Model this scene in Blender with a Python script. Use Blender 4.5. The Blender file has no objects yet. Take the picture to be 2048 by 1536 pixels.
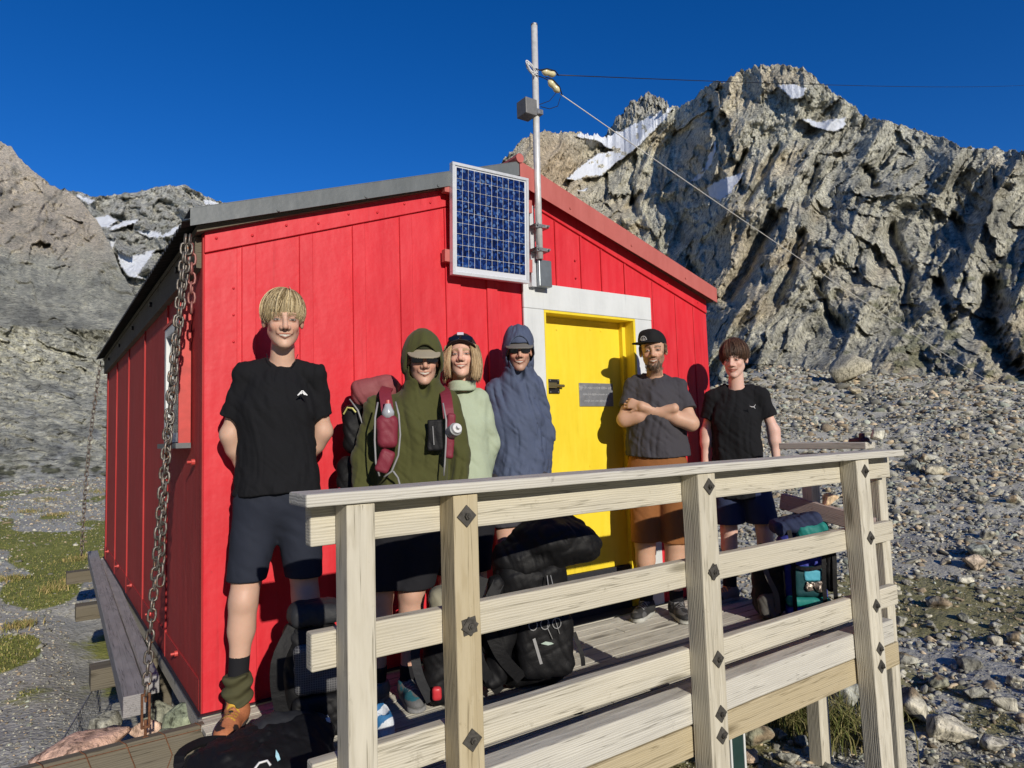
import bpy, math, random
import numpy as np
from mathutils import Vector, Matrix, Euler
rad = math.radians
SC = bpy.context.scene
COL = SC.collection
random.seed(7)

# ------------------------------------------------------------------ camera
CAM = Vector((-0.6232, -3.3836, 1.2))
YAW, PITCH, ROLL, FPX = 0.6127, 0.0768, -0.0311, 1347.99
def cam_axes():
    f = Vector((math.sin(YAW)*math.cos(PITCH), math.cos(YAW)*math.cos(PITCH), math.sin(PITCH)))
    r = Vector((math.cos(YAW), -math.sin(YAW), 0)); u = r.cross(f)
    return math.cos(ROLL)*r+math.sin(ROLL)*u, -math.sin(ROLL)*r+math.cos(ROLL)*u, f
_r, _u, _f = cam_axes()
cd = bpy.data.cameras.new('camera'); cam = bpy.data.objects.new('camera', cd); COL.objects.link(cam)
cam.matrix_world = Matrix(((_r.x, _u.x, -_f.x, CAM.x), (_r.y, _u.y, -_f.y, CAM.y), (_r.z, _u.z, -_f.z, CAM.z), (0, 0, 0, 1)))
cd.sensor_width = 36.0; cd.lens = FPX/2048*36.0; cd.clip_start = 0.05; cd.clip_end = 6000
SC.camera = cam

# ------------------------------------------------------------------ light
SUN_AZ, SUN_EL = 8.8, 21.3          # light travels towards azimuth 8.8 deg (from +Y to +X), sun 21 deg high
world = bpy.data.worlds.new('World'); SC.world = world; world.use_nodes = True
wn = world.node_tree; wn.nodes.clear()
sky = wn.nodes.new('ShaderNodeTexSky'); sky.sky_type = 'NISHITA'; sky.sun_disc = False
sky.sun_elevation = rad(SUN_EL); sky.sun_rotation = rad(180+SUN_AZ)
sky.altitude = 3200; sky.air_density = 1.15; sky.dust_density = 0.0; sky.ozone_density = 5.0
hs = wn.nodes.new('ShaderNodeHueSaturation'); hs.inputs['Saturation'].default_value = 1.24; hs.inputs['Hue'].default_value = 0.512
bg = wn.nodes.new('ShaderNodeBackground'); bg.inputs[1].default_value = 0.12
wo = wn.nodes.new('ShaderNodeOutputWorld')
wn.links.new(sky.outputs[0], hs.inputs['Color']); wn.links.new(hs.outputs[0], bg.inputs[0]); wn.links.new(bg.outputs[0], wo.inputs[0])
sl = bpy.data.lights.new('sun', 'SUN'); sl.energy = 4.0; sl.angle = rad(0.53); sl.color = (1.0, 0.935, 0.82)
sun = bpy.data.objects.new('sun', sl); COL.objects.link(sun)
_d = Vector((math.sin(rad(SUN_AZ))*math.cos(rad(SUN_EL)), math.cos(rad(SUN_AZ))*math.cos(rad(SUN_EL)), -math.sin(rad(SUN_EL))))
sun.rotation_euler = _d.to_track_quat('-Z', 'Y').to_euler(); sun.location = (-3, -20, 9)
SC.view_settings.view_transform = 'Standard'; SC.view_settings.look = 'None'
SC.view_settings.exposure = 0.0; SC.view_settings.gamma = 1.0

# ------------------------------------------------------------------ object helpers
def tag(o, label=None, cat=None, group=None, kind=None):
    if label: o['label'] = label
    if cat: o['category'] = cat
    if group: o['group'] = group
    if kind: o['kind'] = kind
    return o
def empty(name, loc=(0, 0, 0), rz=0.0):
    o = bpy.data.objects.new(name, None); o.empty_display_size = 0.1
    COL.objects.link(o); o.location = loc; o.rotation_euler = (0, 0, rz); return o
def link(name, me, mat=None, parent=None, smooth=False):
    if mat is not None: me.materials.append(mat)
    if smooth: me.polygons.foreach_set('use_smooth', np.ones(len(me.polygons), dtype=bool))
    o = bpy.data.objects.new(name, me); COL.objects.link(o)
    if parent is not None: o.parent = parent
    return o
def np_mesh(name, V, F, cols=None, mat_idx=None):
    """V (n,3), F (m,k) int array with k = 3 or 4; cols dict of name -> (n,3) vertex colours"""
    me = bpy.data.meshes.new(name)
    V = np.asarray(V, dtype=np.float32); F = np.asarray(F, dtype=np.int32)
    k = F.shape[1]
    me.vertices.add(len(V)); me.vertices.foreach_set('co', V.ravel())
    me.loops.add(F.size); me.loops.foreach_set('vertex_index', F.ravel())
    me.polygons.add(len(F)); me.polygons.foreach_set('loop_start', np.arange(0, F.size, k, dtype=np.int32))
    me.polygons.foreach_set('loop_total', np.full(len(F), k, dtype=np.int32))
    me.update(calc_edges=True)
    for cn, c in (cols or {}).items():
        a = me.color_attributes.new(cn, 'FLOAT_COLOR', 'POINT')
        c4 = np.ones((len(V), 4), dtype=np.float32); c4[:, :3] = c
        a.data.foreach_set('color', c4.ravel())
    return me
class MB:
    """collects boxes, tubes and plates into one mesh"""
    def __init__(s): s.v = []; s.f = []
    def add(s, vs, fs):
        b = len(s.v); s.v += [tuple(v) for v in vs]; s.f += [tuple(i+b for i in f) for f in fs]; return s
    def box(s, a, b):
        (x0, y0, z0), (x1, y1, z1) = a, b
        return s.add([(x0,y0,z0),(x1,y0,z0),(x1,y1,z0),(x0,y1,z0),(x0,y0,z1),(x1,y0,z1),(x1,y1,z1),(x0,y1,z1)],
                     [(0,3,2,1),(4,5,6,7),(0,1,5,4),(1,2,6,5),(2,3,7,6),(3,0,4,7)])
    def prism(s, poly, d, closed=True):
        """poly: list of 3D points (planar); d: extrusion vector"""
        n = len(poly); vs = list(poly)+[tuple(Vector(p)+Vector(d)) for p in poly]
        fs = [tuple(range(n))[::-1], tuple(range(n, 2*n))]+[(i, (i+1) % n, n+(i+1) % n, n+i) for i in range(n)]
        return s.add(vs, fs)
    def tube(s, pts, r, n=8, caps=True, closed=False):
        pts = [Vector(p) for p in pts]; m = len(pts); rr = r if isinstance(r, (list, tuple)) else [r]*m
        vs = []; prev = None
        for i, p in enumerate(pts):
            if closed: t = pts[(i+1) % m]-pts[i-1]
            else: t = pts[min(i+1, m-1)]-pts[max(i-1, 0)]
            t.normalize()
            if prev is None:
                a = Vector((0, 0, 1)) if abs(t.z) < .9 else Vector((1, 0, 0)); nx = t.cross(a).normalized()
            else:
                nx = (prev-t*prev.dot(t)).normalized()
            prev = nx; ny = t.cross(nx)
            vs += [p+(nx*math.cos(2*math.pi*j/n)+ny*math.sin(2*math.pi*j/n))*rr[i] for j in range(n)]
        fs = []
        for i in range(m if closed else m-1):
            a = i*n; b = ((i+1) % m)*n
            fs += [(a+j, a+(j+1) % n, b+(j+1) % n, b+j) for j in range(n)]
        if caps and not closed: fs += [tuple(range(n))[::-1], tuple(range((m-1)*n, m*n))]
        return s.add(vs, fs)
    def cyl(s, a, b, r, n=16): return s.tube([a, b], r, n)
    def build(s, name, mat, parent=None, smooth=False, bevel=0, seg=2):
        me = bpy.data.meshes.new(name); me.from_pydata(s.v, [], s.f); me.update()
        o = link(name, me, mat, parent, smooth)
        if bevel:
            m = o.modifiers.new('bevel', 'BEVEL'); m.width = bevel; m.segments = seg; m.limit_method = 'ANGLE'; m.harden_normals = False
        return o

# ------------------------------------------------------------------ numpy noise
def _hash(ix, iy, iz, seed):
    h = (ix*374761393 + iy*668265263 + iz*2147483647*13 + seed*974634777) & 0xffffffff
    h = ((h ^ (h >> 13))*1274126177) & 0xffffffff
    h = ((h ^ (h >> 16))*2246822519) & 0xffffffff
    return (h ^ (h >> 15)).astype(np.float64)/4294967295.0
def vnoise3(x, y, z, seed=0):
    x = np.asarray(x, float); y = np.asarray(y, float); z = np.asarray(z, float)+0*x
    fx, fy, fz = np.floor(x), np.floor(y), np.floor(z); ix, iy, iz = fx.astype(np.int64), fy.astype(np.int64), fz.astype(np.int64)
    tx, ty, tz = x-fx, y-fy, z-fz
    sx, sy, sz = [t*t*t*(t*(t*6-15)+10) for t in (tx, ty, tz)]
    out = 0
    for dx in (0, 1):
        wx = sx if dx else 1-sx
        for dy in (0, 1):
            wy = sy if dy else 1-sy
            for dz in (0, 1):
                wz = sz if dz else 1-sz
                out = out + wx*wy*wz*_hash(ix+dx, iy+dy, iz+dz, seed)
    return out*2-1
def vnoise2(x, y, seed=0):
    x = np.asarray(x, float); y = np.asarray(y, float)
    fx, fy = np.floor(x), np.floor(y); ix, iy = fx.astype(np.int64), fy.astype(np.int64)
    tx, ty = x-fx, y-fy
    sx, sy = [t*t*t*(t*(t*6-15)+10) for t in (tx, ty)]
    h = lambda a, b: _hash(ix+a, iy+b, ix*0, seed)
    return ((h(0,0)*(1-sx)+h(1,0)*sx)*(1-sy)+(h(0,1)*(1-sx)+h(1,1)*sx)*sy)*2-1
def fbm2(x, y, o=4, seed=0, gain=.5, ridged=False):
    a, s, n = 1.0, 0, 0
    for k in range(o):
        v = vnoise2(x*2**k+k*17.3, y*2**k-k*9.1, seed+k)
        if ridged: v = 1-2*np.abs(v)
        s = s+a*v; n += a; a *= gain
    return s/n
def sstep(a, b, x): t = np.clip((x-a)/(b-a), 0, 1); return t*t*(3-2*t)

# ------------------------------------------------------------------ material helpers
class NT:
    def __init__(s, name):
        s.m = bpy.data.materials.new(name); s.m.use_nodes = True; s.t = s.m.node_tree; s.t.nodes.clear()
        s.out = s.t.nodes.new('ShaderNodeOutputMaterial'); s.b = s.t.nodes.new('ShaderNodeBsdfPrincipled')
        s.t.links.new(s.b.outputs[0], s.out.inputs[0])
    def n(s, ty, **kw):
        nd = s.t.nodes.new('ShaderNode'+ty)
        for k, v in kw.items():
            if k in nd.inputs.keys(): nd.inputs[k].default_value = v
            else: setattr(nd, k, v)
        return nd
    def l(s, a, b): s.t.links.new(a, b)
    def coord(s, scale=(1, 1, 1), kind='Object', rnd=False):
        tc = s.n('TexCoord'); mp = s.n('Mapping'); mp.inputs['Scale'].default_value = scale
        s.l(tc.outputs[kind], mp.inputs['Vector'])
        if rnd:
            oi = s.n('ObjectInfo'); mu = s.n('Math', operation='MULTIPLY'); mu.inputs[1].default_value = 37.0
            s.l(oi.outputs['Random'], mu.inputs[0]); cb = s.n('CombineXYZ')
            for i in range(3): s.l(mu.outputs[0], cb.inputs[i])
            s.l(cb.outputs[0], mp.inputs['Location'])
        return mp.outputs[0]
    def noise(s, vec, scale=5, detail=4, rough=.55, dist=0.0):
        nd = s.n('TexNoise'); nd.inputs['Scale'].default_value = scale; nd.inputs['Detail'].default_value = detail
        nd.inputs['Roughness'].default_value = rough; nd.inputs['Distortion'].default_value = dist
        if vec is not None: s.l(vec, nd.inputs['Vector'])
        return nd.outputs[0]
    def ramp(s, fac, stops):
        nd = s.n('ValToRGB'); cr = nd.color_ramp
        while len(cr.elements) < len(stops): cr.elements.new(0.5)
        for e, (p, c) in zip(cr.elements, stops):
            e.position = p; e.color = (*c, 1) if len(c) == 3 else c
        s.l(fac, nd.inputs[0]); return nd.outputs[0]
    def mix(s, fac, a, b, mode='MIX'):
        nd = s.n('Mix', data_type='RGBA', blend_type=mode)
        for i, v in ((0, fac), (6, a), (7, b)):
            if hasattr(v, 'is_linked') or hasattr(v, 'links'): s.l(v, nd.inputs[i])
            else: nd.inputs[i].default_value = (*v, 1) if isinstance(v, tuple) and len(v) == 3 else v
        return nd.outputs[2]
    def bump(s, h, strength=.3, dist=.01, prev=None):
        nd = s.n('Bump'); nd.inputs['Strength'].default_value = strength; nd.inputs['Distance'].default_value = dist
        s.l(h, nd.inputs['Height'])
        if prev is not None: s.l(prev, nd.inputs['Normal'])
        return nd.outputs[0]
    def fin(s, col=None, rough=.6, metal=0, nrm=None, spec=.5):
        if col is not None:
            if isinstance(col, tuple): s.b.inputs['Base Color'].default_value = (*col, 1)
            else: s.l(col, s.b.inputs['Base Color'])
        if isinstance(rough, (int, float)): s.b.inputs['Roughness'].default_value = rough
        else: s.l(rough, s.b.inputs['Roughness'])
        s.b.inputs['Metallic'].default_value = metal; s.b.inputs['Specular IOR Level'].default_value = spec
        if nrm is not None: s.l(nrm, s.b.inputs['Normal'])
        return s.m
def simple(name, col, rough=.6, metal=0, var=.12, scale=20, bump=.15, bdist=.003, spec=.5, spots=None):
    t = NT(name); v = t.coord(rnd=True); n1 = t.noise(v, scale, 5); n2 = t.noise(v, scale*.23, 3)
    lo = tuple(max(0, c*(1-var*1.6)) for c in col); hi = tuple(min(1, c*(1+var)) for c in col)
    c = t.mix(t.ramp(n1, [(.3, (0,0,0)), (.7, (1,1,1))]), lo, hi)
    c = t.mix(t.ramp(n2, [(.35, (0,0,0)), (.75, (.55,.55,.55))]), c, lo)
    if spots: c = t.mix(t.ramp(t.noise(v, scale*.7, 6, .7), [(spots[1], (0,0,0)), (spots[1]+.06, (1,1,1))]), c, spots[0])
    return t.fin(c, rough, metal, t.bump(n1, bump, bdist), spec)
def cloth(name, col, rough=.85, var=.12, weave=900, bump=.25, wr=.004, sheen=0.0):
    t = NT(name); v = t.coord(); n1 = t.noise(v, 7, 5, .6, .6); n2 = t.noise(v, weave*.25, 2)
    lo = tuple(c*(1-var) for c in col); hi = tuple(min(1, c*(1+var)) for c in col)
    c = t.mix(t.mix(.5, n1, n2), lo, hi)
    b = t.bump(n1, bump, wr*4); b = t.bump(n2, .2, .0006, b)
    t.b.inputs['Sheen Weight'].default_value = sheen
    return t.fin(c, rough, 0, b, .25)
def attr_mat(name, attr='Col', rough=.6, mult_noise=0.15, scale=60, bump=.2, bdist=.002, sss=0.0, spec=.4):
    t = NT(name); a = t.n('Attribute', attribute_name=attr); v = t.coord()
    n = t.noise(v, scale, 4)
    c = t.mix(t.ramp(n, [(.3, (1-mult_noise*2,)*3), (.7, (1+mult_noise,)*3)]), a.outputs['Color'], a.outputs['Color'])
    mm = t.n('Mix', data_type='RGBA', blend_type='MULTIPLY'); mm.inputs[0].default_value = 1
    t.l(a.outputs['Color'], mm.inputs[6]); t.l(t.ramp(n, [(.3, (1-mult_noise,)*3), (.7, (1,)*3)]), mm.inputs[7])
    if sss:
        t.b.inputs['Subsurface Weight'].default_value = sss; t.b.inputs['Subsurface Radius'].default_value = (1, .35, .2); t.b.inputs['Subsurface Scale'].default_value = .006
    return t.fin(mm.outputs[2], rough, 0, t.bump(n, bump, bdist), spec)
def rope_mat(name, col): return simple(name, col, .8, var=.2, scale=80)

# ------------------------------------------------------------------ terrain
R_RIDGE = [(8,-2),(14,1),(20,6),(26,13),(30.2,18.5),(34.65,22.42),(36.24,23.9),(37.37,24.68),(38.69,24.88),(41.3,24.69),(43.2,24.35),(44.2,24.05),(45.2,24.35),(46.5,24.85),(48.0,25.35),(49.2,25.72),(49.9,25.62),(50.78,25.73),(51.53,25.88),(52.17,26.42),(53.21,26.85),(54.41,26.83),(55.23,27.3),(56.42,27.49),(57.75,27.3),(58.88,27.18),(60.14,26.68),(61.16,25.69),(62.16,24.69),(63.14,23.73),(64.1,22.77),(64.74,22.18),(66.34,21.47),(67.88,20.66),(69.36,19.72),(70.21,19.01),(72.2,18.44),(73.49,17.84),(78,17.2),(86,14),(96,9)]
L_RIDGE = [(-40,17),(-25,22),(-12,23.5),(-6,22.2),(-2.6,20.66),(-2.04,20.46),(-0.87,19.25),(0.31,18.48),(1.52,18.19),(2.3,17.46),(3.09,16.54),(3.9,15.07),(4.73,13.01),(5.72,11.28),(7.76,7.29),(10.19,3.51),(13,0.8),(20,-1)]
F_RIDGE = [(-8,16.5),(-3,17.6),(0.31,18.32),(1.21,18.2),(2.13,18.11),(3.07,17.95),(4.66,18.39),(6.31,18.9),(7.66,19.43),(9.06,19.61),(10.13,19.2),(11.22,18.77),(12.32,18.59),(16.12,17.6),(21.73,17.0),(26,16.6),(32,16.5),(44,15)]
SNOW_R = [[(40.5,21.2),(42.06,22.26),(43.38,22.92),(44.67,23.0),(43.21,23.88),(41.29,24.39),(42.39,24.76),(45.17,24.38),(47.76,25.28),(49.25,25.75),(49.86,25.57),(48.99,24.77),(47.24,23.5),(46.36,22.84),(45.06,22.21),(43.51,21.19),(41.14,21.05)],[(51.19,20.23),(52.12,20.86),(53.02,22.59),(53.24,22.31),(52.66,21.17),(51.8,20.26)],[(52.44,19.5),(53.57,19.81),(55.15,20.07),(54.73,19.57),(53.9,18.74),(53.41,18.43),(52.72,18.78)],[(58.44,25.81),(59.33,25.74),(60.22,25.31),(60.08,24.8),(59.27,24.83)],[(60.07,23.18),(61.31,22.76),(62.89,22.7),(62.67,22.06),(62.03,21.98),(60.93,22.49)],[(41.53,20.16),(42.4,20.42),(42.18,20.12)],[(70.73,18.88),(71.22,18.76),(71.06,18.54)]]
SNOW_F = [[(2.93,16.52),(3.88,16.89),(4.52,16.55),(3.89,15.95),(3.1,16.02)],[(3.89,15.95),(5.01,16.62),(5.99,16.91),(5.67,16.52),(4.21,15.81)],[(5.74,15.92),(6.67,16.17),(7.52,15.9),(8.38,16.57),(9.0,16.89),(8.21,15.9),(6.68,15.56)],[(3.9,15.24),(4.44,15.31),(4.23,14.4)],[(4.45,14.42),(5.37,14.09),(6.69,14.65),(7.19,14.88),(6.53,13.91),(5.87,12.76),(6.71,12.46),(5.22,12.63),(4.72,13.37)],[(10.31,18.75),(10.85,18.8),(12.13,18.57),(10.49,18.33)],[(1.98,18.09),(3.07,17.68),(2.76,17.43),(1.83,17.83)]]
CLEFTS = [(.5,1.6,[(50.64,13.85),(51.16,12.2),(52.06,10.51)]),(.75,2.6,[(57.41,16.55),(56.36,14.78),(55.09,12.6),(53.83,10.75)]),(.3,1.0,[(55.64,21.65),(54.78,20.31),(55.07,18.77)]),(.3,.8,[(47.04,19.72),(45.73,18.67)]),(.3,1.2,[(53.42,23.81),(53.13,25.64)]),(.7,3.2,[(71.54,9.62),(71.2,6.92),(71.73,4.45),(72.74,3.34)]),(.4,1.2,[(62.03,7.22),(60.79,9.64),(60.19,11.23)]),(.35,1.0,[(64.74,17.5),(64.17,19.03)]),(.4,1.2,[(57.9,21.28),(56.66,19.65),(55.41,17.97)]),(.3,1.0,[(46.21,19.8),(46.32,17.83)]),(.35,1.0,[(68.36,10.12),(69.03,6.84)]),(.35,1.0,[(60.73,19.69),(59.85,17.29)]),(.5,1.6,[(59.2,14.8),(58.6,12.4),(57.2,10.0)]),(.4,1.2,[(65.6,14.4),(66.4,11.6),(66.2,9.0)]),(.35,1.0,[(48.8,14.2),(49.3,11.0)]),(.35,1.0,[(69.6,14.5),(70.4,12.2)])]
def grow(poly, k):
    cx = sum(p[0] for p in poly)/len(poly); cy = sum(p[1] for p in poly)/len(poly); return [(cx+(x-cx)*k, cy+(y-cy)*k) for x, y in poly]
SNOW_R = [SNOW_R[0]]+[grow(p, 1.18) for p in SNOW_R[1:]]
def poly_mask(px, py, poly):
    c = np.zeros(px.shape, bool); n = len(poly)
    for i in range(n):
        x0, y0 = poly[i]; x1, y1 = poly[(i+1) % n]
        m = ((y0 > py) != (y1 > py)) & (px < (x1-x0)*(py-y0)/((y1-y0) if y1 != y0 else 1e-9)+x0)
        c ^= m
    return c
def seg_dist(px, py, pts):
    d = np.full(px.shape, 1e9); side = np.zeros(px.shape)
    for (x0, y0), (x1, y1) in zip(pts[:-1], pts[1:]):
        vx, vy = x1-x0, y1-y0; t = np.clip(((px-x0)*vx+(py-y0)*vy)/(vx*vx+vy*vy), 0, 1)
        e = np.hypot(px-x0-t*vx, py-y0-t*vy); d = np.minimum(d, e)
    return d
def facet(x, y, seed, jit=.85):
    """cellular slabs: every cell is a randomly tilted, randomly raised plane"""
    fx, fy = np.floor(x), np.floor(y); best = np.full(x.shape, 1e9); out = np.zeros(x.shape)
    for dx in (-1, 0, 1):
        for dy in (-1, 0, 1):
            ix, iy = (fx+dx).astype(np.int64), (fy+dy).astype(np.int64); z0 = ix*0
            cx = fx+dx+.5+jit*(_hash(ix, iy, z0, seed)-.5); cy = fy+dy+.5+jit*(_hash(ix, iy, z0, seed+1)-.5)
            d = (x-cx)**2+(y-cy)**2; m = d < best
            v = (x-cx)*(_hash(ix, iy, z0, seed+2)*2-1)*1.7+(y-cy)*(_hash(ix, iy, z0, seed+3)*2-1)*1.3+(_hash(ix, iy, z0, seed+4)-.5)*.8
            best = np.where(m, d, best); out = np.where(m, v, out)
    return out
def lerp_col(c0, c1, t): return np.asarray(c0)*(1-t[:, None])+np.asarray(c1)*t[:, None]

def mountain(name, az0, az1, na, ridge, basefn, ns, rfn, relief, colour, mat, jit=.25, back=True):
    az = np.linspace(az0, az1, na); s = np.linspace(0, 1, ns)
    rz = np.interp(az, [p[0] for p in ridge], [p[1] for p in ridge])
    jz = jit*(fbm2(az*2.2, az*0+3.3, 5, 11, .62, True)-.1)
    A, S = np.meshgrid(az, s, indexing='ij')
    B = basefn(az)[:, None]; E = B+(rz[:, None]-B)*S+jz[:, None]*S**14
    Rr = rfn(A, S, E)
    D = relief(A, S, E)
    Rr = Rr*(1+D)
    X = Rr*np.sin(np.radians(A)); Y = Rr*np.cos(np.radians(A)); Z = 1.2+Rr*np.tan(np.radians(E))
    col = colour(A.ravel(), S.ravel(), E.ravel(), D.ravel())
    V = np.stack([X, Y, Z], -1)
    if back:
        nb = 14; r1 = Rr[:, -1]; zt = Z[:, -1]
        k = np.linspace(.04, 1.0, nb)[None, :]
        Rb = r1[:, None]*(1+k*.8); Zb = zt[:, None]-(zt[:, None]+60)*k**1.1+(1-k)*r1[:, None]*.01*fbm2(az[:, None]*1.5+k*9, k*9+az[:, None]*0, 3, 5)*k*8
        Vb = np.stack([Rb*np.sin(np.radians(az))[:, None], Rb*np.cos(np.radians(az))[:, None], Zb], -1)
        V = np.concatenate([V, Vb], 1)
        col = np.concatenate([col.reshape(na, ns, 3), np.repeat(col.reshape(na, ns, 3)[:, -1:], nb, 1)], 1).reshape(-1, 3)
    n2 = V.shape[1]; idx = np.arange(na*n2).reshape(na, n2)
    F = np.stack([idx[:-1, :-1], idx[1:, :-1], idx[1:, 1:], idx[:-1, 1:]], -1).reshape(-1, 4)
    me = np_mesh(name, V.reshape(-1, 3), F, {'Col': col})
    return tag(link(name, me, mat, None, False), kind='structure')

def rock_mat(name, sc, bd, streak=.7):
    t = NT(name); a = t.n('Attribute', attribute_name='Col'); v = t.coord()
    n1 = t.noise(v, sc, 8, .65); n2 = t.noise(v, sc*5, 6, .7, .4)
    mm = t.n('Mix', data_type='RGBA', blend_type='MULTIPLY'); mm.inputs[0].default_value = 1
    t.l(a.outputs['Color'], mm.inputs[6]); t.l(t.ramp(n1, [(.25, (.88,.87,.82)), (.75, (1.38,1.36,1.26))]), mm.inputs[7])
    m2 = t.n('Mix', data_type='RGBA', blend_type='MULTIPLY'); m2.inputs[0].default_value = 1
    t.l(mm.outputs[2], m2.inputs[6]); t.l(t.ramp(n2, [(.34, (.38,.38,.37)), (.50, (1.05,1.05,1.02)), (.68, (1.45,1.44,1.40))]), m2.inputs[7])
    vz = t.coord((sc*2.2, sc*2.2, sc*streak)); n3 = t.noise(vz, 3.0, 9, .68, .9)
    m3 = t.n('Mix', data_type='RGBA', blend_type='MULTIPLY'); m3.inputs[0].default_value = 1
    t.l(m2.outputs[2], m3.inputs[6]); t.l(t.ramp(n3, [(.38, (.28,.28,.28)), (.45, (.92,.92,.92)), (.60, (1.12,1.12,1.10)), (.70, (1.35,1.35,1.32))]), m3.inputs[7])
    b = t.bump(n2, .9, bd*1.2); b = t.bump(n3, 1.0, bd*2.0, b); b = t.bump(n1, .8, bd*3, b)
    sx = t.n('SeparateColor'); t.l(a.outputs['Color'], sx.inputs[0]); gt = t.n('Math', operation='GREATER_THAN'); gt.inputs[1].default_value = .70; t.l(sx.outputs[2], gt.inputs[0])
    cc = t.mix(gt.outputs[0], m3.outputs[2], a.outputs['Color'])
    return t.fin(cc, .9, 0, b, .2)
M_MTN = rock_mat('mountain_rock', .08, 1.2); M_MTN_F = rock_mat('far_mountain_rock', .03, 3.0); M_MTN_L = rock_mat('slope_rock', .35, .35)

# --- right mountain
def relief_R(A, S, E):
    w = fbm2(A*.16, E*.16, 2, 40)
    a = A+1.0*w; e = E+1.0*fbm2(A*.2+9, E*.2, 2, 41)
    big = fbm2(a*.20-e*.12, e*.14, 2, 50, .45, True)
    spur = fbm2(a*.50-e*.28, e*.30+a*.1, 3, 55, .5, True)
    wx = .12*fbm2(A*1.3, E*1.3, 3, 48); wy = .12*fbm2(A*1.3+9, E*1.3, 3, 49)
    m1 = sstep(-.12, .12, fbm2(A*.16+70, E*.2, 2, 45)+.02*(57-A))
    cL = a-.62*e; lL = e+.55*a; cR = a+.45*e; lR = e-.4*a
    f1 = facet(cL*.36+wx, lL*.20+wy, 50)*m1+facet(cR*.36+wx, lR*.22+wy, 51)*(1-m1)
    f2 = facet(cL*.85+wx*2, lL*.42+wy*2, 60)*m1+facet(cR*.85+wx*2, lR*.46+wy*2, 62)*(1-m1)
    f3 = facet(cL*2.1+wx*2, lL*1.15+wy*2, 70)*m1+facet(cR*2.1+wx*2, lR*1.2+wy*2, 72)*(1-m1)
    f4 = facet(cL*5.0+wx*3, lL*3.0+wy*3, 80)*m1+facet(cR*5.0+wx*3, lR*3.2, 82)*(1-m1)
    f5 = facet(a*11+wx*4, e*8+wy*4, 90)
    mid = fbm2(cL*.9, lL*.5, 4, 60, .55, True); blk = mid
    d = -.050*big-.024*spur-.0030*mid+.018*f1+.0082*f2+.0033*f3+.0015*f4+.0007*f5
    for wdt, amp, pts in CLEFTS:
        dd = seg_dist(A+.35*mid, E+.2*blk, pts); d = d+.036*amp*np.exp(-(dd/(wdt*.8))**2)
    env = np.clip(S*6, .25, 1)*(1-.45*sstep(.93, 1, S))
    smooth = np.zeros(A.shape)
    for p in SNOW_R:
        smooth = np.maximum(smooth, poly_mask(A+.12*fbm2(A*3, E*3, 2, 3), E+.1*fbm2(A*3+5, E*3, 2, 4), p)*.96)
    return d*env*(1-smooth)-smooth*(.016+.03*big+.004*(E-21.5))*env
def rfn_R(A, S, E):
    r1 = np.interp(A, [9, 28, 36, 44, 50, 54, 60, 66, 74, 96], [500, 640, 680, 780, 760, 640, 610, 570, 520, 460])
    return 250+(r1-250)*(.35*S+.65*(1-(1-S)**1.2))
def col_R(A, S, E, D):
    n = fbm2(A*.5, E*.5, 4, 80); n2 = fbm2(A*1.7+E, E*1.4, 4, 82); n3 = fbm2(A*.22+30, E*.3, 3, 85)
    c = lerp_col((.29,.288,.275), (.46,.455,.43), np.clip(.5+.8*n2, 0, 1))
    c = lerp_col(c, (.15,.152,.145), sstep(.1, .5, n)*.55)
    c = lerp_col(c, (.46,.38,.29), sstep(.02, .4, n3)*.45)
    hump = np.exp(-((A-39.5)/3.2)**2-((E-22)/3.5)**2); c = lerp_col(c, (.40,.31,.23), hump*.8)
    c = lerp_col(c, (.36,.35,.32), np.exp(-((A-61)/3.5)**2-((E-23.0)/1.6)**2)*.8)
    low = np.exp(-((E-3.5)/2.2)**2)*sstep(55, 51, A); c = lerp_col(c, (.34,.36,.34), low*.8)
    green = sstep(.1, .4, fbm2(A*.9+50, E*1.8, 4, 88))*sstep(16, 9, E)*sstep(58, 64, A); c = lerp_col(c, (.13,.14,.085), green*.7)
    snow = np.zeros(A.shape, bool)
    ja = .16*fbm2(A*4, E*4, 3, 3); je = .13*fbm2(A*4+5, E*4, 3, 4)
    for p in SNOW_R: snow |= poly_mask(A+ja, E+je, p)
    holes = (fbm2(A*1.9, E*2.6+3, 3, 91) > .40) & (A < 50)
    c *= np.array((1.33, 1.31, 1.23))
    c[snow & ~holes] = (.88, .90, .93)
    return c
mountain('right_mountain', 9, 96, 1300, R_RIDGE, lambda az: np.interp(az, [9, 28, 50, 56, 80], [-3.5, -2.5, -2.0, -1.0, -1.0]), 430, rfn_R, relief_R, col_R, M_MTN, .32)

# --- small craggy peak behind the snowfield
P_RIDGE = [(41.5,21),(43.3,23.2),(44.3,24.5),(45.0,25.25),(45.5,25.75),(45.89,26.03),(46.5,26.5),(47.41,26.55),(47.8,26.85),(48.2,26.6),(48.68,26.65),(49.3,26.0),(50,24.9),(52,22)]
mountain('rear_peak', 41.5, 52, 300, P_RIDGE, lambda az: az*0+14, 170, lambda A, S, E: 900+350*S, lambda A, S, E: (-.012*fbm2(A*2.2, E*1.0, 4, 401, .6, True)+.009*facet(A*1.9-E*.6, E*1.0+A*.5, 402)+.004*facet(A*5, E*3.2, 403))*np.clip(S*5, .2, 1), lambda A, S, E, D: lerp_col((.34,.335,.32), (.50,.48,.44), np.clip(.5+.8*fbm2(A*2, E*2, 4, 404), 0, 1)), M_MTN, .45)

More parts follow.
